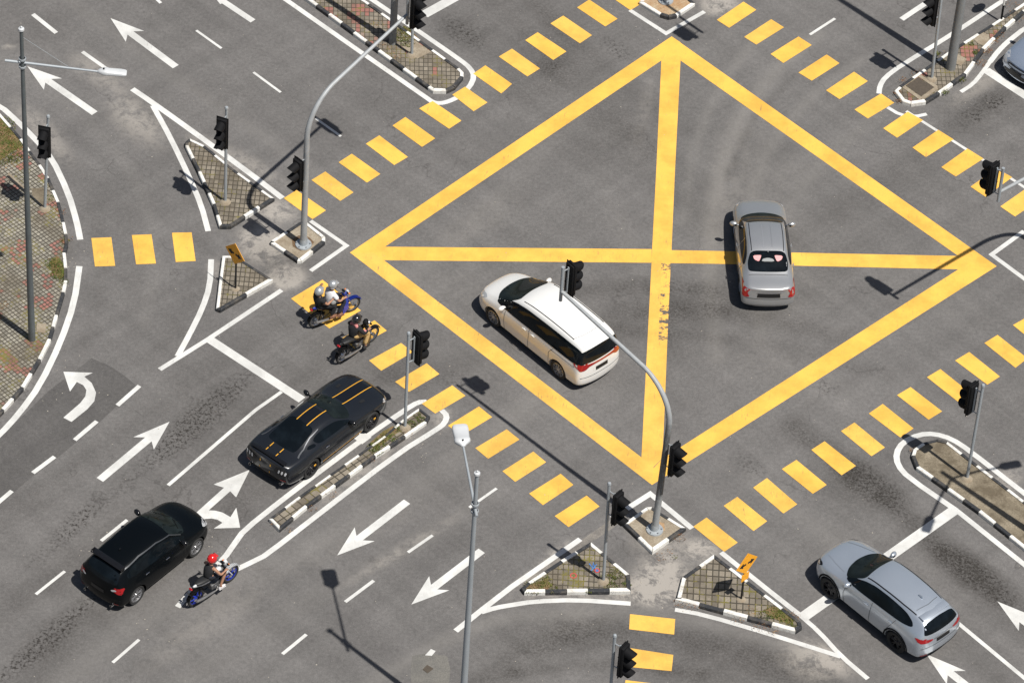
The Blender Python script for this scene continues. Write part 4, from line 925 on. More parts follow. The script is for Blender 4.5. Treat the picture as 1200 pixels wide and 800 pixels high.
for d in ('CL', 'CR'): c.patch('corner_glass', d, [(-1.25,1.08),(-.70,1.08),(-.72,1.30),(-.80,1.50),(-1.10,1.50),(-1.22,1.30)], GL, step=.04, off_=.009, rnd=1)
c.patch('tail_light', 'B', [(-.83,1.10),(-.4,1.04),(0,1.03),(.4,1.04),(.83,1.10),(.85,.99),(.80,.86),(.62,.87),(.45,.965),(-.45,.965),(-.62,.87),(-.80,.86),(-.85,.99)], M_RED, rnd=1, off_=.012)
c.sides('tail_light', [(-2.14,1.09),(-2.42,1.12),(-2.42,.88),(-2.33,.86)], M_RED, rnd=1, off_=.012)
c.patch('number_plate', 'B', [(-.24,.70),(.24,.70),(.24,.84),(-.24,.84)], M_PLATE, rnd=0, off_=.01)
c.patch('tailgate_recess', 'B', [(-.34,.67),(.34,.67),(.34,.90),(-.34,.90)], P_WHITE, rnd=1, off_=.004)
c.line('bumper_line', 'B', [(-.80,.60),(-.4,.57),(.4,.57),(.80,.60)], .016, M_SEAM)
for sg in (1, -1):
    bm = bmesh.new(); pr = None
    bm_tube(bm, [Vector((x, sg*y, z)) for x, y, z in []] or [c.hit('T', x, sg*(.60-.0*x))[0]+Vector((0, 0, .012)) for x in (.45,.1,-.3,-.8,-1.3,-1.75)], .012, 6); frombm('roof_rail', bm, M_BLACK, c.t)
c.line('roof_seam', 'T', [(-1.72,-.58),(-1.80,-.3),(-1.82,0),(-1.80,.3),(-1.72,.58)], .018, simple('grey_seam', (.4,.4,.4), .6))
c.mirrorY('headlight', 'F', [(.42,.62),(.62,.62),(.74,.72),(.72,.86),(.60,.80),(.46,.72)], M_CLEAR, rnd=1)
c.sides('headlight', [(2.25,.60),(2.05,.74),(1.86,.86),(2.02,.87),(2.24,.76)], M_CLEAR, rnd=1)
c.patch('grille', 'F', [(-.38,.58),(.38,.58),(.38,.68),(-.38,.68)], M_MESHG, rnd=1); c.patch('lower_grille', 'F', [(-.5,.28),(.5,.28),(.46,.42),(-.46,.42)], M_MESHG, rnd=1)
for d in ('L', 'Rt'):
    c.line('door_seam', d, [(.95,.30),(1.0,.7),(.98,1.0)], .012, M_SEAM); c.line('door_seam', d, [(-.10,.28),(-.10,1.02)], .012, M_SEAM); c.line('door_seam', d, [(-1.02,.35),(-1.0,.8),(-1.16,1.02)], .012, M_SEAM); c.line('sill_line', d, [(1.0,.29),(0,.27),(-1.0,.29)], .014, M_SEAM)
    c.line('rail_track', d, [(-1.05,.93),(-2.1,.95)], .012, M_SEAM)
c.handle(.10,.92, P_WHITE); c.handle(-.28,.92, P_WHITE); c.mirror(1.05,1.06, P_WHITE)
bm = bmesh.new(); bm_box(bm, Vector((-2.05, 0, 1.64)), (.30, 1.12, .035), Matrix.Rotation(R(-10), 3, 'Y'), .015); frombm('roof_spoiler', bm, P_ROOF, c.t)

# ---- silver saloon
P_SIL = paint('silver_paint', (.48, .485, .49), .65, .32)
sp = dict(paint=P_SIL, W=.845, wheel_r=.30, axles=(1.30, -1.30), clad=.14, spokes=7, bow=.07, crease={6: .3, 5: .3, 2: .3}, rings=[
 (2.20,.56,.24,.42,.56,.50,.62,.38,.66), (2.08,.76,.20,.44,.66,.70,.75,.56,.80), (1.75,.835,.17,.48,.78,.77,.87,.62,.92), (1.18,.845,.16,.50,.87,.78,.96,.62,1.02),
 (.85,.845,.16,.50,.90,.79,1.10,.60,1.16), (.45,.845,.16,.50,.92,.80,1.35,.60,1.40), (.12,.845,.16,.50,.93,.80,1.43,.60,1.48), (-.55,.845,.16,.50,.95,.80,1.445,.60,1.495), (-.92,.845,.16,.50,.95,.795,1.39,.59,1.44),
 (-1.35,.845,.17,.50,.96,.79,1.15,.61,1.20), (-1.62,.84,.17,.50,.96,.76,1.04,.60,1.08), (-1.98,.84,.20,.52,.92,.76,1.0,.64,1.04), (-2.18,.80,.26,.50,.86,.74,.96,.62,.99)], rear_dx=[.03,.03,0,0,.02,.04,.02,.01,.01])
A, B = G(889.5, 245, .8), G(903, 337, .8)
dv = (A-B).normalized(); az = math.atan2(dv.y, dv.x)
cc = G(894.5, 292.5, .6)
c = Car('saloon_car', 'silver saloon with pink cushions in its rear window driving through the yellow box', sp, Vector((cc.x, cc.y, .004)), R(95))
c.patch('windscreen', 'T', [(1.22,0),(1.16,.4),(1.0,.68),(.7,.63),(.38,.53),(.42,.25),(.43,0),(.42,-.25),(.38,-.53),(.7,-.63),(1.0,-.68),(1.16,-.4)], GW)
rw = c.patch('rear_window', 'T', [(-.90,.52),(-.92,0),(-.90,-.52),(-1.2,-.62),(-1.50,-.60),(-1.54,-.3),(-1.55,0),(-1.54,.3),(-1.50,.60),(-1.2,.62)], GL)
M_PINK = simple('pink_cushion', (.75, .36, .36), .9, 0, .2, 20)
for sg in (1, -1): c.patch('cushion', 'T', [(-1.05,sg*.20),(-1.05,sg*.46),(-1.17,sg*.42),(-1.24,sg*.28),(-1.12,sg*.22)], M_PINK, parent=rw, off_=.012, rnd=1)
c.patch('parcel_shelf', 'T', [(-1.16,-.16),(-1.13,0),(-1.16,.16),(-1.24,.2),(-1.24,-.2)], simple('grey_cloth', (.28, .29, .29), .9), parent=rw, off_=.011, rnd=1)
c.sides('side_window', [(.98,.98),(.62,1.17),(.3,1.30),(-.1,1.36),(-.55,1.36),(-.95,1.28),(-1.25,1.04),(-.6,1.01),(.3,.99)], GL, step=.07)
c.mirrorY('tail_light', 'B', [(.66,.90),(.78,.94),(.80,.80),(.80,.66),(.74,.63),(.58,.66),(.64,.76)], M_RED, rnd=1, off_=.012)
c.sides('tail_light', [(-1.95,.93),(-2.22,.92),(-2.22,.64),(-2.1,.68),(-1.98,.82)], M_RED, rnd=1, off_=.012)
c.patch('number_plate', 'B', [(-.36,.66),(.36,.66),(.34,.80),(-.34,.80)], M_PLATE, rnd=0, off_=.012)
c.patch('chrome_strip', 'B', [(-.38,.815),(.38,.815),(.38,.85),(-.38,.85)], M_CHROME, rnd=1, off_=.02)
c.line('boot_seam', 'B', [(-.70,.60),(.70,.60)], .012, M_SEAM); c.patch('lower_valance', 'B', [(-.6,.24),(.6,.24),(.5,.34),(-.5,.34)], M_BLACK, rnd=1)
c.line('boot_seam', 'T', [(-1.62,-.60),(-1.64,0),(-1.62,.60)], .012, M_SEAM)
for sg in (1, -1): c.line('roof_channel', 'T', [(.35,sg*.50),(-.2,sg*.51),(-.9,sg*.49)], .02, M_BLACK)
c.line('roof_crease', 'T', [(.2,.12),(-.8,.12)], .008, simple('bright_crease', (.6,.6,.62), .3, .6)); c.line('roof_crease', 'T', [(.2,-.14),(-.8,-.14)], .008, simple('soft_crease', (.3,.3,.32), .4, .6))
for d in ('L', 'Rt'): 
    c.line('door_seam', d, [(.75,.25),(.8,.6),(.72,.95)], .011, M_SEAM); c.line('door_seam', d, [(-.20,.25),(-.22,.98),(-.28,1.35)], .014, P_SIL, off_=.012); c.line('door_seam', d, [(-.20,.25),(-.22,.95)], .011, M_SEAM); c.line('door_seam', d, [(-1.0,.3),(-.98,.6),(-1.15,.98)], .011, M_SEAM)
c.handle(-.05,.83, P_SIL, .16); c.handle(-.95,.86, P_SIL, .16); c.mirror(.72,.96, P_SIL)
c.mirrorY('headlight', 'F', [(.40,.56),(.66,.60),(.72,.72),(.60,.72),(.42,.64)], M_CLEAR, rnd=1); c.sides('headlight', [(2.1,.60),(1.72,.80),(1.86,.80),(2.1,.73)], M_CLEAR, rnd=1)
bm = bmesh.new(); bm_box(bm, Vector((-.98, 0, 1.44)), (.06, .03, .04), None, .01); frombm('roof_aerial', bm, P_SIL, c.t)

# ---- silver-blue crossover
P_SUV = paint('silver_blue_paint', (.49, .54, .605), .6, .27)
sp = dict(paint=P_SUV, W=.92, wheel_r=.355, axles=(1.42, -1.28), clad=.30, spokes=5, rim=M_RIMD, bow=.07, crease={6: .3, 5: .3, 2: .3}, rings=[
 (2.24,.58,.30,.52,.74,.54,.82,.42,.86), (2.12,.76,.25,.54,.84,.72,.92,.56,.98), (1.8,.88,.22,.56,.92,.81,1.0,.64,1.07), (1.2,.915,.21,.58,.99,.85,1.08,.68,1.15),
 (.85,.92,.21,.58,1.02,.86,1.18,.66,1.26), (.45,.92,.21,.58,1.04,.86,1.46,.60,1.53), (.05,.92,.21,.58,1.05,.86,1.57,.59,1.64), (-.7,.92,.21,.58,1.08,.86,1.59,.585,1.67), (-1.35,.92,.21,.58,1.11,.86,1.54,.57,1.62),
 (-1.72,.92,.22,.58,1.12,.85,1.49,.555,1.56), (-2.0,.90,.26,.60,1.12,.81,1.38,.56,1.44), (-2.22,.84,.32,.60,1.06,.76,1.24,.62,1.28)], rear_dx=[.05,.03,0,-.02,.0,.04,.10,.11,.11])
loc, az = place((970.3,689.3), (1049.8,753), .355, .92, sp['axles'], False)
c = Car('crossover_car', 'silver blue crossover with tinted windows stopped over the white stop line', sp, loc, az)
c.patch('windscreen', 'T', [(1.25,0),(1.18,.42),(.98,.72),(.7,.66),(.36,.58),(.38,.3),(.40,0),(.38,-.3),(.36,-.58),(.7,-.66),(.98,-.72),(1.18,-.42)], GW)
c.sides('side_window', [(1.02,1.10),(.68,1.27),(.3,1.43),(-.1,1.51),(-.7,1.52),(-1.3,1.47),(-1.62,1.36),(-1.72,1.24),(-1.3,1.17),(-.3,1.13),(.5,1.10)], GL, step=.07)
c.patch('rear_window', 'B', [(-.66,1.13),(.66,1.13),(.64,1.24),(.54,1.40),(0,1.45),(-.54,1.40),(-.64,1.24)], GL, step=.07)
c.mirrorY('tail_light', 'B', [(.38,.96),(.62,1.02),(.84,1.08),(.84,.94),(.62,.90),(.42,.92)], M_RED, rnd=1, off_=.012); c.sides('tail_light', [(-1.92,1.08),(-2.26,1.04),(-2.26,.93),(-2.02,.98)], M_RED, rnd=1, off_=.012)
c.mirrorY('reflector', 'B', [(.56,.40),(.78,.42),(.78,.46),(.56,.44)], M_RED, rnd=0, off_=.012)
c.patch('number_plate', 'B', [(-.26,.80),(.26,.80),(.26,.92),(-.26,.92)], M_PLATE, rnd=0, off_=.012); c.patch('chrome_strip', 'B', [(-.36,.935),(.36,.935),(.36,.965),(-.36,.965)], M_CHROME, rnd=0, off_=.016)
c.patch('lower_cladding', 'B', [(-.8,.30),(.8,.30),(.78,.42),(-.78,.42)], M_BLACK, rnd=1, off_=.008); c.line('bumper_line', 'B', [(-.80,.72),(.80,.72)], .014, M_SEAM)
for sg in (1, -1): c.line('roof_channel', 'T', [(.33,sg*.535),(-.3,sg*.545),(-1.1,sg*.535),(-1.6,sg*.51)], .03, M_BLACK)
c.line('roof_seam', 'T', [(-1.5,-.42),(-1.56,0),(-1.5,.42)], .012, M_SEAM)
bm = bmesh.new(); bm_box(bm, Vector((-1.25, 0, 1.665)), (.16, .035, .06), Matrix.Rotation(R(12), 3, 'Y'), .012); frombm('roof_aerial', bm, P_SUV, c.t)
bm = bmesh.new(); bm_box(bm, Vector((-1.80, 0, 1.515)), (.22, 1.04, .025), Matrix.Rotation(R(-8), 3, 'Y'), .014); frombm('roof_spoiler', bm, P_SUV, c.t)
for d in ('L', 'Rt'): c.line('door_seam', d, [(.80,.35),(.86,.7),(.78,1.05)], .012, M_SEAM); c.line('door_seam', d, [(-.20,.33),(-.22,1.10)], .012, M_SEAM); c.line('door_seam', d, [(-.92,.4),(-.92,.7),(-1.15,1.14)], .012, M_SEAM); c.line('side_cladding', d, [(.95,.30),(0,.28),(-.85,.30)], .09, M_BLACK)
for d, sg in (('L', 1), ('Rt', -1)):
    for x in sp['axles']:
        pts = [(x+.455*math.cos(a), .365+.455*math.sin(a)) for a in [math.pi*k/14 for k in range(15)]]; c.line('arch_cladding', d, pts, .055, M_BLACK, off_=.01)
c.handle(-.02,.93, P_SUV); c.handle(-.98,.97, P_SUV); c.mirror(.72,1.10, P_SUV)
c.mirrorY('headlight', 'F', [(.46,.76),(.70,.78),(.76,.88),(.52,.82)], M_CLEAR, rnd=1); c.sides('headlight', [(2.14,.76),(1.86,.90),(1.96,.92),(2.16,.86)], M_BLACKG, rnd=1)
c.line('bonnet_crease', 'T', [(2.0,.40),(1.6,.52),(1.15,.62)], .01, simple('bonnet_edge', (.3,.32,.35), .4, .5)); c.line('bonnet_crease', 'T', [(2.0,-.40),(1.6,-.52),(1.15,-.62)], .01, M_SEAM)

# ---- black striped coupe
P_BLK = paint('black_grey_metallic_paint', (.012, .014, .018), .1, .28, .5, .3)
M_GOLD = simple('gold_stripe', (.72, .36, .03), .45, 0, .1)
sp = dict(paint=P_BLK, W=.955, wheel_r=.345, axles=(1.42, -1.30), clad=.14, spokes=10, rim=M_RIMD, rimk=.76, bow=.06, crease={6: .3, 5: .35, 2: .3}, rings=[
 (2.36,.66,.22,.42,.60,.62,.68,.50,.72), (2.24,.84,.18,.46,.70,.78,.78,.62,.83), (1.85,.93,.15,.50,.80,.87,.88,.66,.91), (1.15,.945,.15,.50,.87,.88,.95,.68,.99),
 (.75,.935,.15,.50,.89,.87,1.01,.66,1.06), (.30,.935,.15,.50,.91,.85,1.22,.58,1.28), (-.10,.935,.15,.50,.92,.84,1.30,.54,1.365), (-.6,.94,.15,.52,.93,.84,1.29,.53,1.365), (-1.05,.955,.15,.54,.96,.86,1.20,.52,1.27),
 (-1.5,.96,.16,.56,.98,.86,1.07,.54,1.14), (-1.85,.955,.17,.56,.98,.84,1.01,.60,1.06), (-2.20,.92,.22,.58,.95,.80,1.0,.66,1.04), (-2.36,.86,.28,.58,.88,.78,.98,.66,1.01)], rear_dx=[.06,.04,0,-.03,.0,.03,-.02,-.02,-.02])
loc, az = place((436.9,494.7), (366.2,549.9), .345, .955, sp['axles'], True)
c = Car('coupe_car', 'black fastback coupe with paired gold stripes waiting beside the narrow weedy median', sp, loc, az)
c.patch('windscreen', 'T', [(.86,0),(.80,.42),(.60,.72),(.35,.66),(.02,.53),(.08,.25),(.09,0),(.08,-.25),(.02,-.53),(.35,-.66),(.60,-.72),(.80,-.42)], GW)
c.patch('rear_window', 'T', [(-.72,.46),(-.74,0),(-.72,-.46),(-1.2,-.52),(-1.70,-.54),(-1.76,-.3),(-1.78,0),(-1.76,.3),(-1.70,.54),(-1.2,.52)], GL)
c.sides('side_window', [(.62,.96),(.3,1.10),(.0,1.20),(-.4,1.225),(-.8,1.19),(-1.0,1.12),(-.85,1.0),(-.3,.97)], GL, step=.06); c.sides('quarter_window', [(-1.0,1.07),(-1.22,1.08),(-1.35,1.03),(-.98,1.0)], GL, step=.06, rnd=1)
for sg in (1, -1):
    for xs_ in ([2.24,1.9,1.6,1.2,.84],[.10,-.3,-.6,-.78],[-1.80,-1.98],[-2.04,-2.16]):
        c.line('gold_stripe', 'T', [(x, sg*.20) for x in xs_], .027, M_GOLD, off_=.009)
    c.line('gold_stripe', 'B', [(sg*.20,.84),(sg*.20,.76)], .04, M_GOLD, off_=.012); c.line('gold_stripe', 'B', [(sg*.20,.58),(sg*.20,.52)], .04, M_GOLD, off_=.012)
for pl in ([(2.12,-.16),(2.12,.16),(.95,.16),(.95,-.16)], [(-.04,-.16),(-.04,.16),(-.72,.16),(-.72,-.16)]): c.patch('dark_centre_stripe', 'T', pl, simple('satin_black_stripe', (.006,.007,.01), .3), rnd=0, off_=.007)
c.mirrorY('tail_light_panel', 'B', [(.36,.82),(.84,.84),(.84,.68),(.40,.68)], M_BLACKG, rnd=1, off_=.008)
for sg in (1, -1):
    for k in range(3): y = .50+.11*k; c.patch('tail_light', 'B', [(sg*y,.70),(sg*(y+.055),.70),(sg*(y+.075),.82),(sg*(y+.02),.82)], M_CLEAR, rnd=1, off_=.02)
    c.patch('reflector', 'B', [(sg*.60,.44),(sg*.78,.46),(sg*.78,.50),(sg*.60,.49)], M_RED, rnd=0, off_=.014)
c.patch('rear_diffuser', 'B', [(-.66,.26),(.66,.26),(.55,.44),(-.55,.44)], M_BLACK, rnd=1)
P_GLEAM = simple('painted_pillar_gleam', (.12, .125, .135), .4, .6)
c.line('pillar_highlight', 'L', [(-.62,1.265),(-1.0,1.19),(-1.4,1.06),(-1.75,1.0)], .012, P_GLEAM); c.line('pillar_highlight', 'Rt', [(-.62,1.265),(-1.0,1.19),(-1.4,1.06),(-1.75,1.0)], .012, P_GLEAM)  # gleam along the roof edge, painted as a thin paler line
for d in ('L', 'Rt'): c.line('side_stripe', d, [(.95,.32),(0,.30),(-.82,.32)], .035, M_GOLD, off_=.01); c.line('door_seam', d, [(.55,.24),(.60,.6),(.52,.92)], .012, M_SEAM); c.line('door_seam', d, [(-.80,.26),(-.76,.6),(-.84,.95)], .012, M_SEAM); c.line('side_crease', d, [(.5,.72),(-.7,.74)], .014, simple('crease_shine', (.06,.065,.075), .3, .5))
c.handle(-.62,.80, M_CHROME, .15); c.mirror(.50,.96, M_BLACKG)
bm = bmesh.new(); bm_box(bm, Vector((-2.24, 0, 1.055)), (.16, 1.36, .022), Matrix.Rotation(R(5), 3, 'Y'), .01)
for sg in (1, -1): bm_box(bm, Vector((-2.22, sg*.5, 1.035)), (.08, .03, .04))
frombm('boot_spoiler', bm, M_BLACKG, c.t)
for sg in (1, -1): c.patch('bonnet_vent', 'T', [(1.55,sg*.44),(1.35,sg*.42),(1.33,sg*.52),(1.52,sg*.55)], M_MESHG, rnd=1, off_=.009)
c.mirrorY('headlight', 'F', [(.50,.58),(.76,.62),(.80,.72),(.56,.68)], M_CLEAR, rnd=1); c.sides('headlight', [(2.22,.60),(1.98,.72),(2.08,.76),(2.24,.70)], M_CLEAR, rnd=1)
for sg in (1, -1):
    bm = bmesh.new(); bm_lathe(bm, [(.04, -.05), (.05, -.05), (.05, .06), (.04, .06)], (-2.34, sg*.62, .30), (-1, 0, 0), 16, True); frombm('exhaust_tip', bm, M_CHROME, c.t)
for ax_ in sp['axles']:
    bm = bmesh.new(); bm_box(bm, Vector((ax_+.12, -.93, .42)), (.09, .02, .05), None, .006); 
    frombm('brake_caliper', bm, M_GOLD, c.t)

c.t.scale = (.975, .975, .975)
# ---- black hatchback
P_BLK2 = paint('plain_black_paint', (.002, .003, .004), .0, .3, .12, .12)
sp = dict(paint=P_BLK2, W=.86, wheel_r=.315, axles=(1.27, -1.27), clad=.16, spokes=6, rim=M_RIM, rimk=.76, bow=.07, crease={6: .35, 5: .3, 2: .3}, rings=[
 (2.0,.56,.24,.44,.66,.52,.73,.40,.77), (1.90,.72,.20,.46,.74,.68,.82,.54,.87), (1.6,.83,.17,.50,.85,.77,.94,.62,1.0), (1.15,.855,.16,.52,.92,.80,1.03,.64,1.09),
 (.80,.86,.16,.52,.95,.80,1.20,.62,1.27), (.40,.86,.16,.52,.97,.80,1.42,.58,1.48), (.0,.86,.16,.52,.98,.80,1.48,.57,1.55), (-.7,.86,.16,.52,1.0,.80,1.47,.565,1.54), (-1.2,.86,.17,.52,1.01,.79,1.43,.555,1.50),
 (-1.5,.86,.18,.53,1.02,.78,1.39,.55,1.45), (-1.8,.845,.20,.54,1.0,.75,1.28,.54,1.34), (-1.99,.80,.25,.54,.96,.72,1.18,.58,1.22)], rear_dx=[.03,.02,0,-.02,.0,.03,.10,.10,.10])
loc, az = place((231.2,641.3), (160.3,698.2), .315, .86, sp['axles'], True)
c = Car('hatchback_car', 'all black hatchback with roof spoiler in the lane beside the red helmet rider', sp, loc, az)
c.patch('windscreen', 'T', [(1.12,0),(1.06,.4),(.90,.66),(.65,.62),(.33,.55),(.36,.28),(.37,0),(.36,-.28),(.33,-.55),(.65,-.62),(.90,-.66),(1.06,-.4)], GW)
c.sides('side_window', [(.92,1.02),(.6,1.20),(.25,1.35),(-.2,1.41),(-.8,1.40),(-1.3,1.34),(-1.55,1.22),(-1.5,1.10),(-.8,1.07),(.2,1.04)], GL, step=.07)
c.patch('rear_window', 'B', [(-.62,1.04),(.62,1.04),(.60,1.18),(.52,1.36),(0,1.41),(-.52,1.36),(-.60,1.18)], GL, step=.07)
c.mirrorY('tail_light', 'B', [(.50,.90),(.66,.98),(.77,.98),(.80,.80),(.70,.80),(.55,.86)], M_RED, rnd=1, off_=.012); c.sides('tail_light', [(-1.70,.98),(-2.04,.97),(-2.04,.80),(-1.9,.82)], M_RED, rnd=1, off_=.012)
c.mirrorY('tail_light_lens', 'B', [(.46,.88),(.60,.94),(.66,.90),(.52,.84)], M_CLEAR, rnd=1, off_=.02)
c.patch('number_plate', 'B', [(-.24,.62),(.24,.62),(.24,.74),(-.24,.74)], M_PLATE, rnd=0, off_=.012); c.line('bumper_line', 'B', [(-.78,.56),(.78,.56)], .012, M_SEAM)
c.mirrorY('reflector', 'B', [(.58,.36),(.72,.37),(.72,.41),(.58,.40)], M_RED, rnd=0, off_=.012)
bm = bmesh.new(); bm_box(bm, Vector((-1.60, 0, 1.50)), (.20, 1.18, .025), Matrix.Rotation(R(-2), 3, 'Y'), .014)
for sg in (1, -1): bm_box(bm, Vector((-1.60, sg*.57, 1.49)), (.16, .025, .13), None, .01)
for sg in (1, -1): bm_box(bm, Vector((-1.55, sg*.3, 1.48)), (.1, .03, .08))
frombm('roof_spoiler', bm, M_BLACKG, c.t)
bm = bmesh.new(); bm_box(bm, Vector((-1.1, 0, 1.53)), (.07, .03, .045), None, .01); frombm('roof_aerial', bm, M_BLACKG, c.t)
for d in ('L', 'Rt'): c.line('window_strip', d, [(.75,1.16),(.35,1.39),(-.2,1.46),(-.9,1.45),(-1.5,1.37)], .022, simple('polished_trim', (.12,.125,.13), .3, .7)); c.line('door_seam', d, [(.72,.25),(.76,.6),(.68,.96)], .01, M_SEAM)
c.handle(.0,.88, M_CHROME, .15); c.handle(-.85,.92, M_CHROME, .15); c.mirror(.64,1.02, M_BLACKG)
c.mirrorY('headlight', 'F', [(.44,.64),(.66,.68),(.70,.80),(.50,.74)], M_CLEAR, rnd=1); c.sides('headlight', [(1.92,.70),(1.62,.84),(1.72,.88),(1.92,.82)], M_CLEAR, rnd=1)
for sg in (1, -1):
    pts = [c.hit('T', 1.08-.06*k, sg*(.05+.11*k))[0]+Vector((0, 0, .02)) for k in range(5)]
    tube('wiper', pts, .008, M_BLACK, c.t, 5)
for sg in (1, -1):
    bm = bmesh.new(); bm_lathe(bm, [(.035, -.05), (.045, -.05), (.045, .06), (.035, .06)], (-1.98, sg*.5, .24), (-1, 0, 0), 14, True); frombm('exhaust_tip', bm, M_CHROME, c.t)

# ---- pale blue saloon entering at the top right corner
P_BLU = paint('pale_blue_silver_paint', (.42, .49, .60), .65, .32)
sp = dict(paint=P_BLU, W=.86, wheel_r=.31, axles=(1.32, -1.30), clad=.14, spokes=7, bow=.08, crease={6: .3, 5: .3, 2: .3}, rings=[
 (2.20,.60,.24,.42,.60,.54,.66,.42,.70), (2.06,.76,.20,.44,.70,.70,.78,.54,.83), (1.72,.83,.17,.48,.80,.76,.88,.60,.94), (1.15,.855,.16,.50,.88,.80,.98,.64,1.04),
 (.80,.86,.16,.50,.91,.80,1.12,.62,1.18), (.42,.86,.16,.50,.93,.80,1.34,.58,1.40), (.1,.86,.16,.50,.94,.80,1.41,.57,1.48), (-.55,.86,.16,.50,.96,.80,1.42,.57,1.49), (-.95,.86,.16,.50,.96,.795,1.36,.56,1.43),
 (-1.38,.86,.17,.50,.97,.78,1.14,.58,1.20), (-1.65,.85,.17,.50,.97,.77,1.04,.62,1.08), (-2.0,.82,.20,.52,.93,.73,1.0,.62,1.045), (-2.2,.76,.26,.50,.87,.69,.95,.58,.985)], rear_dx=[.03,.03,0,0,.02,.04,.02,.01,.01])
F_ = G(1191, 86, .45); azb = R(226); d = off(1, azb)
c = Car('saloon_car', 'pale blue saloon waiting at the stop line in the top right corner', sp, Vector((F_.x, F_.y, .004))-d*2.2, azb)
c.patch('windscreen', 'T', [(1.20,0),(1.14,.4),(.98,.70),(.7,.65),(.36,.55),(.40,.25),(.41,0),(.40,-.25),(.36,-.55),(.7,-.65),(.98,-.70),(1.14,-.4)], GW)
c.patch('rear_window', 'T', [(-.96,.46),(-.98,0),(-.96,-.46),(-1.44,-.54),(-1.54,0),(-1.44,.54)], GL); c.sides('side_window', [(.98,.99),(.62,1.17),(.3,1.31),(-.1,1.37),(-.55,1.37),(-.95,1.29),(-1.25,1.05),(-.6,1.02),(.3,1.0)], GL, step=.07)
c.mirrorY('headlight', 'F', [(.44,.58),(.68,.62),(.75,.76),(.62,.76),(.46,.67)], M_CLEAR, rnd=1); c.sides('headlight', [(2.1,.62),(1.80,.80),(1.9,.82),(2.1,.76)], M_CLEAR, rnd=1)
c.patch('grille', 'F', [(-.42,.58),(.42,.58),(.40,.70),(-.40,.70)], M_MESHG, rnd=1); c.patch('lower_grille', 'F', [(-.56,.30),(.56,.30),(.50,.46),(-.50,.46)], M_MESHG, rnd=1); c.mirrorY('fog_light', 'F', [(.60,.34),(.70,.36),(.70,.46),(.60,.46)], M_BLACKG, rnd=1)
c.patch('number_plate', 'F', [(-.24,.46),(.24,.46),(.24,.56),(-.24,.56)], M_PLATE, rnd=0, off_=.02); c.line('chrome_strip', 'F', [(-.42,.705),(.42,.705)], .02, M_CHROME)
c.mirror(.72,.97, P_BLU); c.handle(-.05,.84, P_BLU, .16); c.handle(-.95,.87, P_BLU, .16)
# ------------------------------------------------------------------ people and motorcycles
def skin(name, chains, mat, parent=None, sub=1, root=0):
    """chains: lists of (point, radius); points shared by position join up"""
    V, E, RD, key = [], [], [], {}
    for ch in chains:
        prev = None
        for p, r in ch:
            k = tuple(round(c, 4) for c in p)
            if k not in key: key[k] = len(V); V.append(k); RD.append(r)
            i = key[k]
            if prev is not None and prev != i: E.append((prev, i))
            prev = i
    me = bpy.data.meshes.new(name); me.from_pydata(V, E, []); o = bpy.data.objects.new(name, me); C.objects.link(o)
    m = o.modifiers.new('sk', 'SKIN'); m.use_smooth_shade = True
    if not me.skin_vertices: me.skin_vertices.new() if hasattr(me.skin_vertices, 'new') else None
    for i, v in enumerate(me.skin_vertices[0].data):
        r = RD[i]; v.radius = r if isinstance(r, tuple) else (r, r); v.use_root = (i == root)
    s2 = o.modifiers.new('ss', 'SUBSURF'); s2.levels = s2.render_levels = sub
    dg = bpy.context.evaluated_depsgraph_get(); dg.update(); m2 = bpy.data.meshes.new_from_object(o.evaluated_get(dg)); bpy.data.objects.remove(o)
    m2.name = name; m2.materials.clear(); m2.materials.append(mat)
    for p in m2.polygons: p.use_smooth = True; p.material_index = 0
    return link(bpy.data.objects.new(name, m2), parent)
def vx(*a): return Vector(a)
M_SKIN = simple('skin_tone', (.36, .19, .12), .55, 0, .08); M_EYE = simple('eye_dark', (.02, .015, .01), .2)
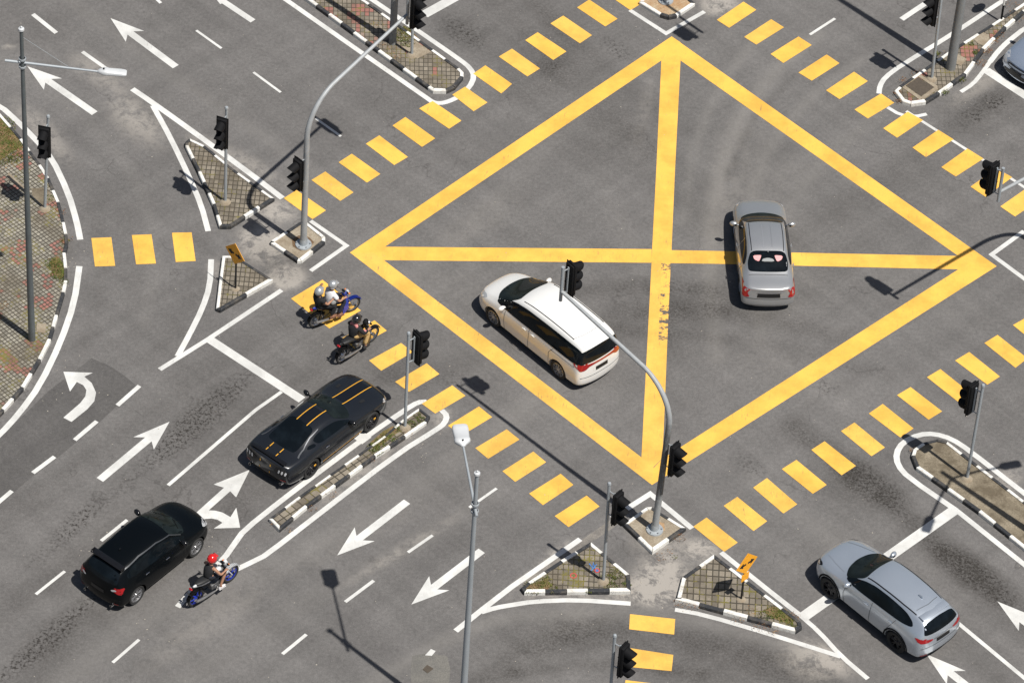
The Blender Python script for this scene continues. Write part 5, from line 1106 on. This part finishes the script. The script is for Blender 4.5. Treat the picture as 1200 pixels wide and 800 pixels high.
def person(label, loc, rz, pel, chest, neck, head, hands, knees, feet, shirt, trousers, helmet, shoe, short_sleeve=True, shorts=False, lean=0, facing=(1, 0, 0), grip=True, group=None, visor=None, jacket=.0):
    pel, chest, neck, head = map(Vector, (pel, chest, neck, head)); f = Vector(facing).normalized()
    spine = pel.lerp(chest, .5)+vx(-.02, 0, 0); ch = [[(pel, .115), (spine, .09), (chest, .10), (neck, .055), (neck.lerp(head, .5), .05), (head-vx(0, 0, .04), .078), (head+vx(0, 0, .05), .088), (head+vx(0, 0, .10), .05)]]
    ch.append([(head-vx(0, 0, .04), .078), (head-vx(0, 0, .03)+f*.092, .018), (head-vx(0, 0, .035)+f*.115, .012)])
    shoulders, elbows, hips, ups = [], [], [], []
    for sg, hd in zip((1, -1), hands):
        hd = Vector(hd); sh = chest+vx(.02, sg*.17, .07); mid = (sh+hd)/2; el = mid+vx(-.07, sg*.09, -.11); wr = hd+(el-hd).normalized()*.075
        ch.append([(chest, .10), (sh, .052), (sh.lerp(el, .5), .052), (el, .043), (el.lerp(wr, .45), .040), (wr, .026), (hd, (.04, .024))])
        fd = (hd-wr).normalized(); sd = vx(0, sg, 0)
        for q, ln in ((-.032, .9), (-.011, 1.05), (.011, 1.0), (.032, .8)):
            a = hd+sd*q+fd*.03; ch.append([(hd, (.04, .024)), (a, .0105), (a+(fd*.035+vx(0, 0, -.008))*ln, .0095), (a+(fd*.048+vx(0, 0, -.038))*ln, .0085)])
        th = hd+sd*(-.04)-fd*.01; ch.append([(hd, (.04, .024)), (th, .012), (th+fd*.03+vx(0, -sg*.01, -.02), .010)])
        shoulders.append(sh); elbows.append(el)
    for sg, kn, ft in zip((1, -1), knees, feet):
        kn, ft = Vector(kn), Vector(ft); hp = pel+vx(.03, sg*.095, -.03); an = ft+vx(-.03, 0, .05)
        ch.append([(pel, .115), (hp, .09), (hp.lerp(kn, .5), .075), (kn, .056), (kn.lerp(an, .35), .053), (an, .035), (ft+vx(.03, 0, .01), .038), (ft+vx(.12, 0, -.01), .03)]); hips.append((hp, kn, an, ft))
    b = skin('person', ch, M_SKIN, sub=1); b.location = loc; b.rotation_euler = (0, 0, rz); tag(b, label, 'person', group)
    # clothes
    top = [[(pel+vx(-.01, 0, -.06), .15), (pel+vx(0, 0, .0), .16), (spine, (.155, .165)), (chest, (.165, .185)), (neck-vx(0, 0, .035), .072)]]
    for sg, sh, el, hd in zip((1, -1), shoulders, elbows, hands):
        if short_sleeve == 'none': top.append([(chest, (.165, .185)), (sh-vx(0, sg*.02, 0), .07)])
        elif short_sleeve: top.append([(chest, (.165, .185)), (sh, .088), (sh.lerp(el, .7), .076)])
        else: hd = Vector(hd); top.append([(chest, (.165, .185)), (sh, .088), (el, .066), (el.lerp(hd, .78), .042)])
    skin('shirt' if not jacket else 'jacket', top, shirt, b)
    leg = [[(pel+vx(0, 0, .04), .135), (pel+vx(0, 0, -.01), .15)]]
    for hp, kn, an, ft in hips:
        leg.append([(pel+vx(0, 0, -.01), .15), (hp, .104), (hp.lerp(kn, .5), .09), (kn, .072)]+([] if shorts else [(kn.lerp(an, .4), .070), (an+vx(0, 0, .03), .058)]))
    skin('shorts' if shorts else 'trousers', leg, trousers, b)
    for hp, kn, an, ft in hips:
        bm = bmesh.new(); bm_ball(bm, ft+vx(.045, 0, 0), (.135, .05, .045), None, 12, 8); bm_box(bm, ft+vx(.04, 0, -.042), (.25, .085, .02), None, .008); frombm('shoe', bm, shoe, b)
    ang = math.atan2(f.y, f.x); rot = Matrix.Rotation(ang, 3, 'Z')
    bm = bmesh.new(); b2 = bmesh.new(); bmesh.ops.create_uvsphere(b2, u_segments=24, v_segments=16, radius=1)
    bmesh.ops.delete(b2, geom=[v for v in b2.verts if v.co.z < -.62 or (v.co.x > .55 and v.co.z < .12)], context='VERTS'); bmesh.ops.solidify(b2, geom=b2.faces[:], thickness=.08)
    bmesh.ops.scale(b2, vec=(.155, .138, .150), verts=b2.verts); bmesh.ops.rotate(b2, cent=(0, 0, 0), matrix=rot, verts=b2.verts); bmesh.ops.translate(b2, vec=head+vx(0, 0, .055)-f*.01, verts=b2.verts)
    mm = bpy.data.meshes.new('x'); b2.to_mesh(mm); b2.free(); bm.from_mesh(mm)
    bm_box(bm, head+vx(0, 0, .10)+f*.135, (.07, .16, .015), rot, .006); h = frombm('helmet', bm, helmet, b, angle=60)
    bm = bmesh.new(); bm_tube(bm, [head+rot @ vx(.02, .105, -.02), head+rot @ vx(.04, .07, -.11), head+rot @ vx(.04, -.07, -.11), head+rot @ vx(.02, -.105, -.02)], .008, 6); frombm('chin_strap', bm, M_BLACK, h)
    if visor:
        bm = bmesh.new(); pr = None
        for k in range(13):
            a = R(-62)+R(124)*k/12; u = rot @ vx(math.cos(a)*.152, math.sin(a)*.134, 0); cur = [bm.verts.new(head+u+vx(0, 0, z)) for z in (.10, .03, -.05)]
            if pr: bm.faces.new((pr[0], pr[1], cur[1], cur[0])); bm.faces.new((pr[1], pr[2], cur[2], cur[1]))
            pr = cur
        frombm('visor', bm, visor, h)
    for sg in (1, -1): ball('eye', head+rot @ vx(.078, sg*.032, .012), (.012, .014, .009), M_EYE, b)
    return b
def moto(label, loc, rz, wb, col, col2, rimm, style='underbone', wr=.29, spokes=16, tyre=.04, group='motorcycles at the left crossing'):
    t = thing('motorcycle', label, 'motorcycle', loc, rz, group); xf, xr = wb/2, -wb/2; steer = R(-6)
    for x, nm in ((xf, 'f'), (xr, 'r')):
        bm = bmesh.new(); pr = [(wr-tyre+tyre*math.cos(a), tyre*math.sin(a)*.95) for a in [2*math.pi*k/10 for k in range(10)]]; bm_lathe(bm, pr, (x, 0, wr), (0, 1, 0), 32, True); w_ = frombm('wheel', bm, M_RUBBER, t)
        bm = bmesh.new(); rr = wr-tyre*2; bm_lathe(bm, [(rr+.012, -.02), (rr+.012, .02), (rr-.008, .016), (rr-.008, -.016)], (x, 0, wr), (0, 1, 0), 32, True)
        for k in range(spokes): a = 2*math.pi*k/spokes; bm_tube(bm, [(x+.03*math.cos(a), .025*(-1)**k, wr+.03*math.sin(a)), (x+rr*math.cos(a+.12), 0, wr+rr*math.sin(a+.12))], .0035 if spokes > 8 else .014, 5)
        bm_lathe(bm, [(.001, -.05), (.035, -.05), (.035, .05), (.001, .05)], (x, 0, wr), (0, 1, 0), 14); frombm('rim', bm, rimm, w_)
        bm = bmesh.new(); fr = wr+.03; a0_, a1_ = (R(20), R(150)) if nm == 'f' else (R(30), R(165)); prv = None
        for k in range(13):
            a = a0_+(a1_-a0_)*k/12; cur = []
            for yy, dr in ((-.065, -.03), (-.05, .0), (0, .012), (.05, 0), (.065, -.03)): cur.append(bm.verts.new((x+(fr+dr)*math.cos(a), yy, wr+(fr+dr)*math.sin(a))))
            if prv:
                for q in range(4): bm.faces.new((prv[q], prv[q+1], cur[q+1], cur[q]))
            prv = cur
        bmesh.ops.solidify(bm, geom=bm.faces[:], thickness=.006); frombm('front_fender' if nm == 'f' else 'rear_fender', bm, col if nm == 'f' else M_BLACK, t)
    hs = Vector((xf-.36, 0, .92)); bm = bmesh.new()
    for sg in (1, -1): bm_tube(bm, [(xf, sg*.065, wr), (xf-.20, sg*.065, .66)], .019, 8)
    frombm('front_fork', bm, M_CHROME if style != 'trail' else col2, t)
    bm = bmesh.new(); bm_tube(bm, [(xf-.22, 0, .70), hs], .03, 8); bm_tube(bm, [(xf-.26, 0, .72), (xf-.42, 0, .42), (-.05, 0, .40), (xr+.35, 0, .55), (xr+.12, 0, .72), (xr-.15, 0, .76)], .025, 8)
    for sg in (1, -1): bm_tube(bm, [(xr, sg*.09, wr), (xr+.36, sg*.07, .38)], .018, 6); bm_tube(bm, [(xr+.02, sg*.10, wr+.03), (xr+.12, sg*.09, .68)], .02, 8)
    frombm('frame', bm, M_BLACK, t)
    bm = bmesh.new(); bm_box(bm, Vector((.0, 0, .36)), (.30, .20, .20), None, .04); bm_ball(bm, Vector((.02, 0, .34)), (.12, .14, .10), None, 14, 8); bm_box(bm, Vector((.17, 0, .38)), (.16, .11, .12), Matrix.Rotation(R(20), 3, 'Y'), .02)
    for sg in (1, -1): bm_tube(bm, [(.05, sg*.1, .27), (.05, sg*.26, .26)], .014, 6)
    frombm('engine', bm, simple('engine_metal', (.16, .16, .165), .45, .7), t)
    tube('exhaust', [(.12, -.09, .30), (.0, -.14, .22), (-.2, -.15, .25), (xr+.12, -.16, .30), (xr-.12, -.17, .36)], [.018, .018, .035, .045, .042], simple('exhaust_steel', (.42, .41, .40), .35, .8), t, 10)
    # seat
    bm = bmesh.new(); prv = None; zs_ = .79 if style != 'trail' else .84
    for x, wd, z in ((.10, .06, zs_-.06), (.04, .11, zs_-.02), (-.15, .135, zs_-.01), (-.35, .135, zs_+.03), (-.55, .12, zs_+.05), (-.68, .07, zs_+.05)):
        cur = [bm.verts.new((x, wd*yy, z+zz)) for yy, zz in ((-1, -.06), (-1, -.015), (-.7, .012), (0, .018), (.7, .012), (1, -.015), (1, -.06))]
        if prv:
            for q in range(6): bm.faces.new((prv[q], prv[q+1], cur[q+1], cur[q]))
            bm.faces.new((prv[6], prv[0], cur[0], cur[6]))
        else: bm.faces.new(cur)
        prv = cur
    bm.faces.new(prv[::-1]); bmesh.ops.recalc_face_normals(bm, faces=bm.faces[:]); frombm('seat', bm, simple('black_vinyl_seat', (.016, .016, .017), .5), t, angle=60)
    # bodywork
    skin('tail_fairing', [[(vx(-.10, 0, .66), (.07, .09)), (vx(-.40, 0, .71), (.07, .10)), (vx(-.72, 0, .80), (.04, .06)), (vx(-.80, 0, .83), (.02, .03))]], col2, t)
    if style == 'underbone':
        for sg in (1, -1):
            bm = bmesh.new(); P = [(xf-.30, .92), (xf-.24, .72), (xf-.30, .48), (xf-.44, .30), (xf-.50, .34), (xf-.45, .55), (xf-.44, .80)]
            for dy in (.16,): bm.faces.new([bm.verts.new((x, sg*(dy+.06*(1 if i in (2, 3, 4) else 0)-.08*(1 if i in (0, 1) else 0)), z)) for i, (x, z) in enumerate(P)])
            bmesh.ops.triangulate(bm, faces=bm.faces[:]); bmesh.ops.solidify(bm, geom=bm.faces[:], thickness=.02); frombm('leg_shield', bm, col, t, angle=50)
        skin('front_cowl', [[(vx(xf-.24, 0, .70), (.06, .07)), (vx(xf-.30, 0, .88), (.08, .09)), (vx(xf-.34, 0, .98), (.07, .10))]], col, t)
    else:
        skin('fuel_tank', [[(vx(-.02, 0, .80), (.07, .09)), (vx(.15, 0, .85), (.11, .12)), (vx(.32, 0, .83), (.07, .09))]], col, t)
        for sg in (1, -1): skin('side_fairing', [[(vx(.18, sg*.13, .80), (.03, .06)), (vx(.36, sg*.17, .72), (.025, .08)), (vx(.46, sg*.13, .60), (.02, .05))]], col, t)
        skin('front_cowl', [[(vx(xf-.26, 0, .86), (.08, .09)), (vx(xf-.20, 0, .95), (.08, .08)), (vx(xf-.28, 0, 1.05), (.05, .09))]], col, t)
    rot = Matrix.Rotation(steer, 3, 'Z'); bm = bmesh.new(); hz = 1.02
    bm_tube(bm, [hs+vx(-.14, .32, hz-.92), hs+vx(-.03, .20, hz-.90), hs+vx(0, .05, hz-.95), hs+vx(0, -.05, hz-.95), hs+vx(-.03, -.20, hz-.90), hs+vx(-.14, -.32, hz-.92)], .012, 8)
    hb = frombm('handlebar', bm, M_CHROME, t)
    for sg in (1, -1):
        tube('grip', [hs+vx(-.145, sg*.34, hz-.92), hs+vx(-.085, sg*.25, hz-.915)], .018, M_BLACK, hb, 8)
        bm = bmesh.new(); bm_tube(bm, [hs+vx(-.07, sg*.22, .1), hs+vx(-.02, sg*.27, .24)], .006, 5); bm_ball(bm, hs+vx(-.03, sg*.28, .27), (.015, .055, .04), None, 12, 8); frombm('mirror', bm, M_BLACK, t)
        ball('indicator', vx(xf-.20, sg*.11, .93), (.03, .03, .022), M_AMB, t)
    ball('headlight', vx(xf-.21, 0, .94), (.06, .085, .07), M_CLEAR, t); ball('tail_light', vx(xr-.20, 0, .80), (.04, .07, .03), M_RED, t)
    box('number_plate', vx(xr-.26, 0, .62), (.012, .16, .12), M_PLATE, t, Matrix.Rotation(R(-20), 3, 'Y'))
    box('dashboard', hs+vx(.02, 0, .12), (.09, .13, .03), M_BLACKG, t, Matrix.Rotation(R(25), 3, 'Y'), .01)
    bm = bmesh.new(); bm_tube(bm, [(-.05, .10, .24), (-.10, .24, .03)], .012, 6); frombm('side_stand', bm, M_BLACK, t)
    return t
def bplace(f, r, wr): 
    a, b = G(f[0], f[1], wr), G(r[0], r[1], wr); m = (a+b)/2; return Vector((m.x, m.y, .004)), math.atan2(a.y-b.y, a.x-b.x), (a-b).length
B_BLUE = paint('blue_motorcycle_plastic', (.012, .035, .30), 0, .3); B_BLK = paint('black_motorcycle_plastic', (.012, .012, .014), 0, .35); B_WHT = paint('white_motorcycle_plastic', (.62, .63, .64), 0, .35); B_GRY = paint('grey_motorcycle_plastic', (.28, .29, .30), .2, .4)
H_SIL = paint('silver_helmet_shell', (.48, .49, .50), .5, .3); H_BLK = paint('black_helmet_shell', (.012, .012, .013), 0, .2); H_RED = paint('red_helmet_shell', (.55, .012, .012), 0, .2)
C_WHT = simple('white_cotton', (.70, .70, .72), .9, 0, .12, 14); C_BLK = simple('black_cotton', (.014, .014, .016), .9, 0, .25, 14); C_NAVY = simple('dark_navy_cloth', (.016, .018, .028), .9, 0, .25, 14); C_KHA = simple('tan_khaki_cloth', (.46, .31, .13), .9, 0, .2, 12); C_GRY = simple('grey_canvas', (.26, .26, .25), .9, 0, .25, 12)
C_PINK = simple('pink_patterned_scarf', (.52, .20, .19), .9, 0, .5, 30); C_BLUE = simple('faded_blue_strap', (.16, .22, .38), .9); S_BRN = simple('brown_sandal_leather', (.20, .09, .05), .7, 0, .3, 15); S_BLK = simple('black_shoe', (.015, .015, .015), .6); S_WHT = simple('white_shoe', (.6, .58, .58), .7)

l1, z1_, L1 = bplace((415, 355.5), (368.5, 375.5), .29)
moto('blue motorcycle carrying two people with silver helmets over the wide yellow block', l1, z1_, 1.30, B_BLUE, B_BLUE, M_CHROME)
hb_ = 1.3/2-.36-.12
person('driver of the blue motorcycle, white shirt, dark trousers and silver helmet', l1, z1_, (-.20, 0, .86), (-.16, 0, 1.12), (-.12, 0, 1.29), (-.08, 0, 1.42), [(hb_, .30, 1.05), (hb_, -.30, 1.05)], [(.26, .17, .78), (.26, -.17, .78)], [(.05, .21, .31), (.05, -.21, .31)], C_WHT, C_NAVY, H_SIL, S_BRN)
p2 = person('pillion passenger in black shirt and silver helmet raising one hand', l1, z1_, (-.54, 0, .89), (-.60, 0, 1.13), (-.60, 0, 1.28), (-.58, 0, 1.40), [(-.40, .16, 1.50), (-.18, -.20, 1.10)], [(-.12, .22, .80), (-.12, -.22, .80)], [(-.22, .22, .38), (-.22, -.22, .38)], C_BLK, C_BLK, H_SIL, S_BRN, facing=(.8, .4, 0))
sb = skin('shoulder_bag', [[(vx(-.30, -.20, .98), (.06, .09)), (vx(-.20, -.24, .96), (.07, .11)), (vx(-.10, -.22, .97), (.05, .08))]], C_GRY); sb.location = l1; sb.rotation_euler = (0, 0, z1_); tag(sb, 'grey canvas bag between the two riders of the blue motorcycle', 'bag')
l2, z2_, L2 = bplace((437.8, 390.5), (400, 417), .29)
m2_ = moto('black motorcycle whose lone rider wears a black helmet and pink scarf', l2, z2_, 1.28, B_BLK, B_BLK, M_CHROME)
hb_ = 1.28/2-.36-.12
p3 = person('rider of the black motorcycle in dark jacket, pink scarf and tan trousers', l2, z2_, (-.20, 0, .86), (-.16, 0, 1.10), (-.12, 0, 1.25), (-.08, 0, 1.36), [(hb_, .30, 1.05), (hb_, -.30, 1.05)], [(.27, .18, .76), (.27, -.19, .76)], [(.12, .21, .30), (.12, -.22, .30)], C_BLK, C_KHA, H_BLK, S_BLK, short_sleeve=False, visor=simple('clear_visor', (.45, .46, .48), .1, .2), jacket=1)
skin('scarf', [[(vx(-.22, -.15, 1.21), .05), (vx(-.15, -.07, 1.25), .075), (vx(-.15, .07, 1.25), .075), (vx(-.22, .15, 1.21), .05)]], C_PINK, p3)
skin('rolled_sleeve', [[(vx(-.06, -.25, 1.10), .055), (vx(-.0, -.28, 1.03), .065), (vx(.06, -.28, 1.02), .05)]], C_PINK, p3)
bg_ = skin('handlebar_bag', [[(vx(.22, -.05, 1.0), (.09, .10)), (vx(.34, 0, 1.02), (.11, .13)), (vx(.40, .05, 1.0), (.07, .10))]], M_BLACK); bg_.location = l2; bg_.rotation_euler = (0, 0, z2_); tag(bg_, 'black bag resting on the handlebar of the black motorcycle', 'bag')
l3, z3_, L3 = bplace((270.5, 671.5), (229, 700), .31)
moto('white and blue trail motorcycle on the white line beside the black hatchback', l3, z3_, 1.38, B_WHT, B_WHT, paint('blue_anodised_rim', (.02, .05, .5), .5, .3), 'trail', .31, 6, .045, None)
ef = skin('person_tmp', [[(vx(0, 0, 0), .01), (vx(.01, 0, 0), .01)]], M_BLACK); bpy.data.objects.remove(ef)
hb_ = 1.38/2-.36-.12
person('rider in a red helmet, dark sleeveless top and shorts with bare legs', l3, z3_, (-.20, 0, .90), (-.14, 0, 1.14), (-.09, 0, 1.30), (-.05, 0, 1.42), [(hb_, .31, 1.05), (hb_, -.31, 1.05)], [(.30, .19, .82), (.30, -.19, .82)], [(.10, .22, .34), (.10, -.22, .34)], C_BLK, C_NAVY, H_RED, S_WHT, short_sleeve='none', shorts=True)
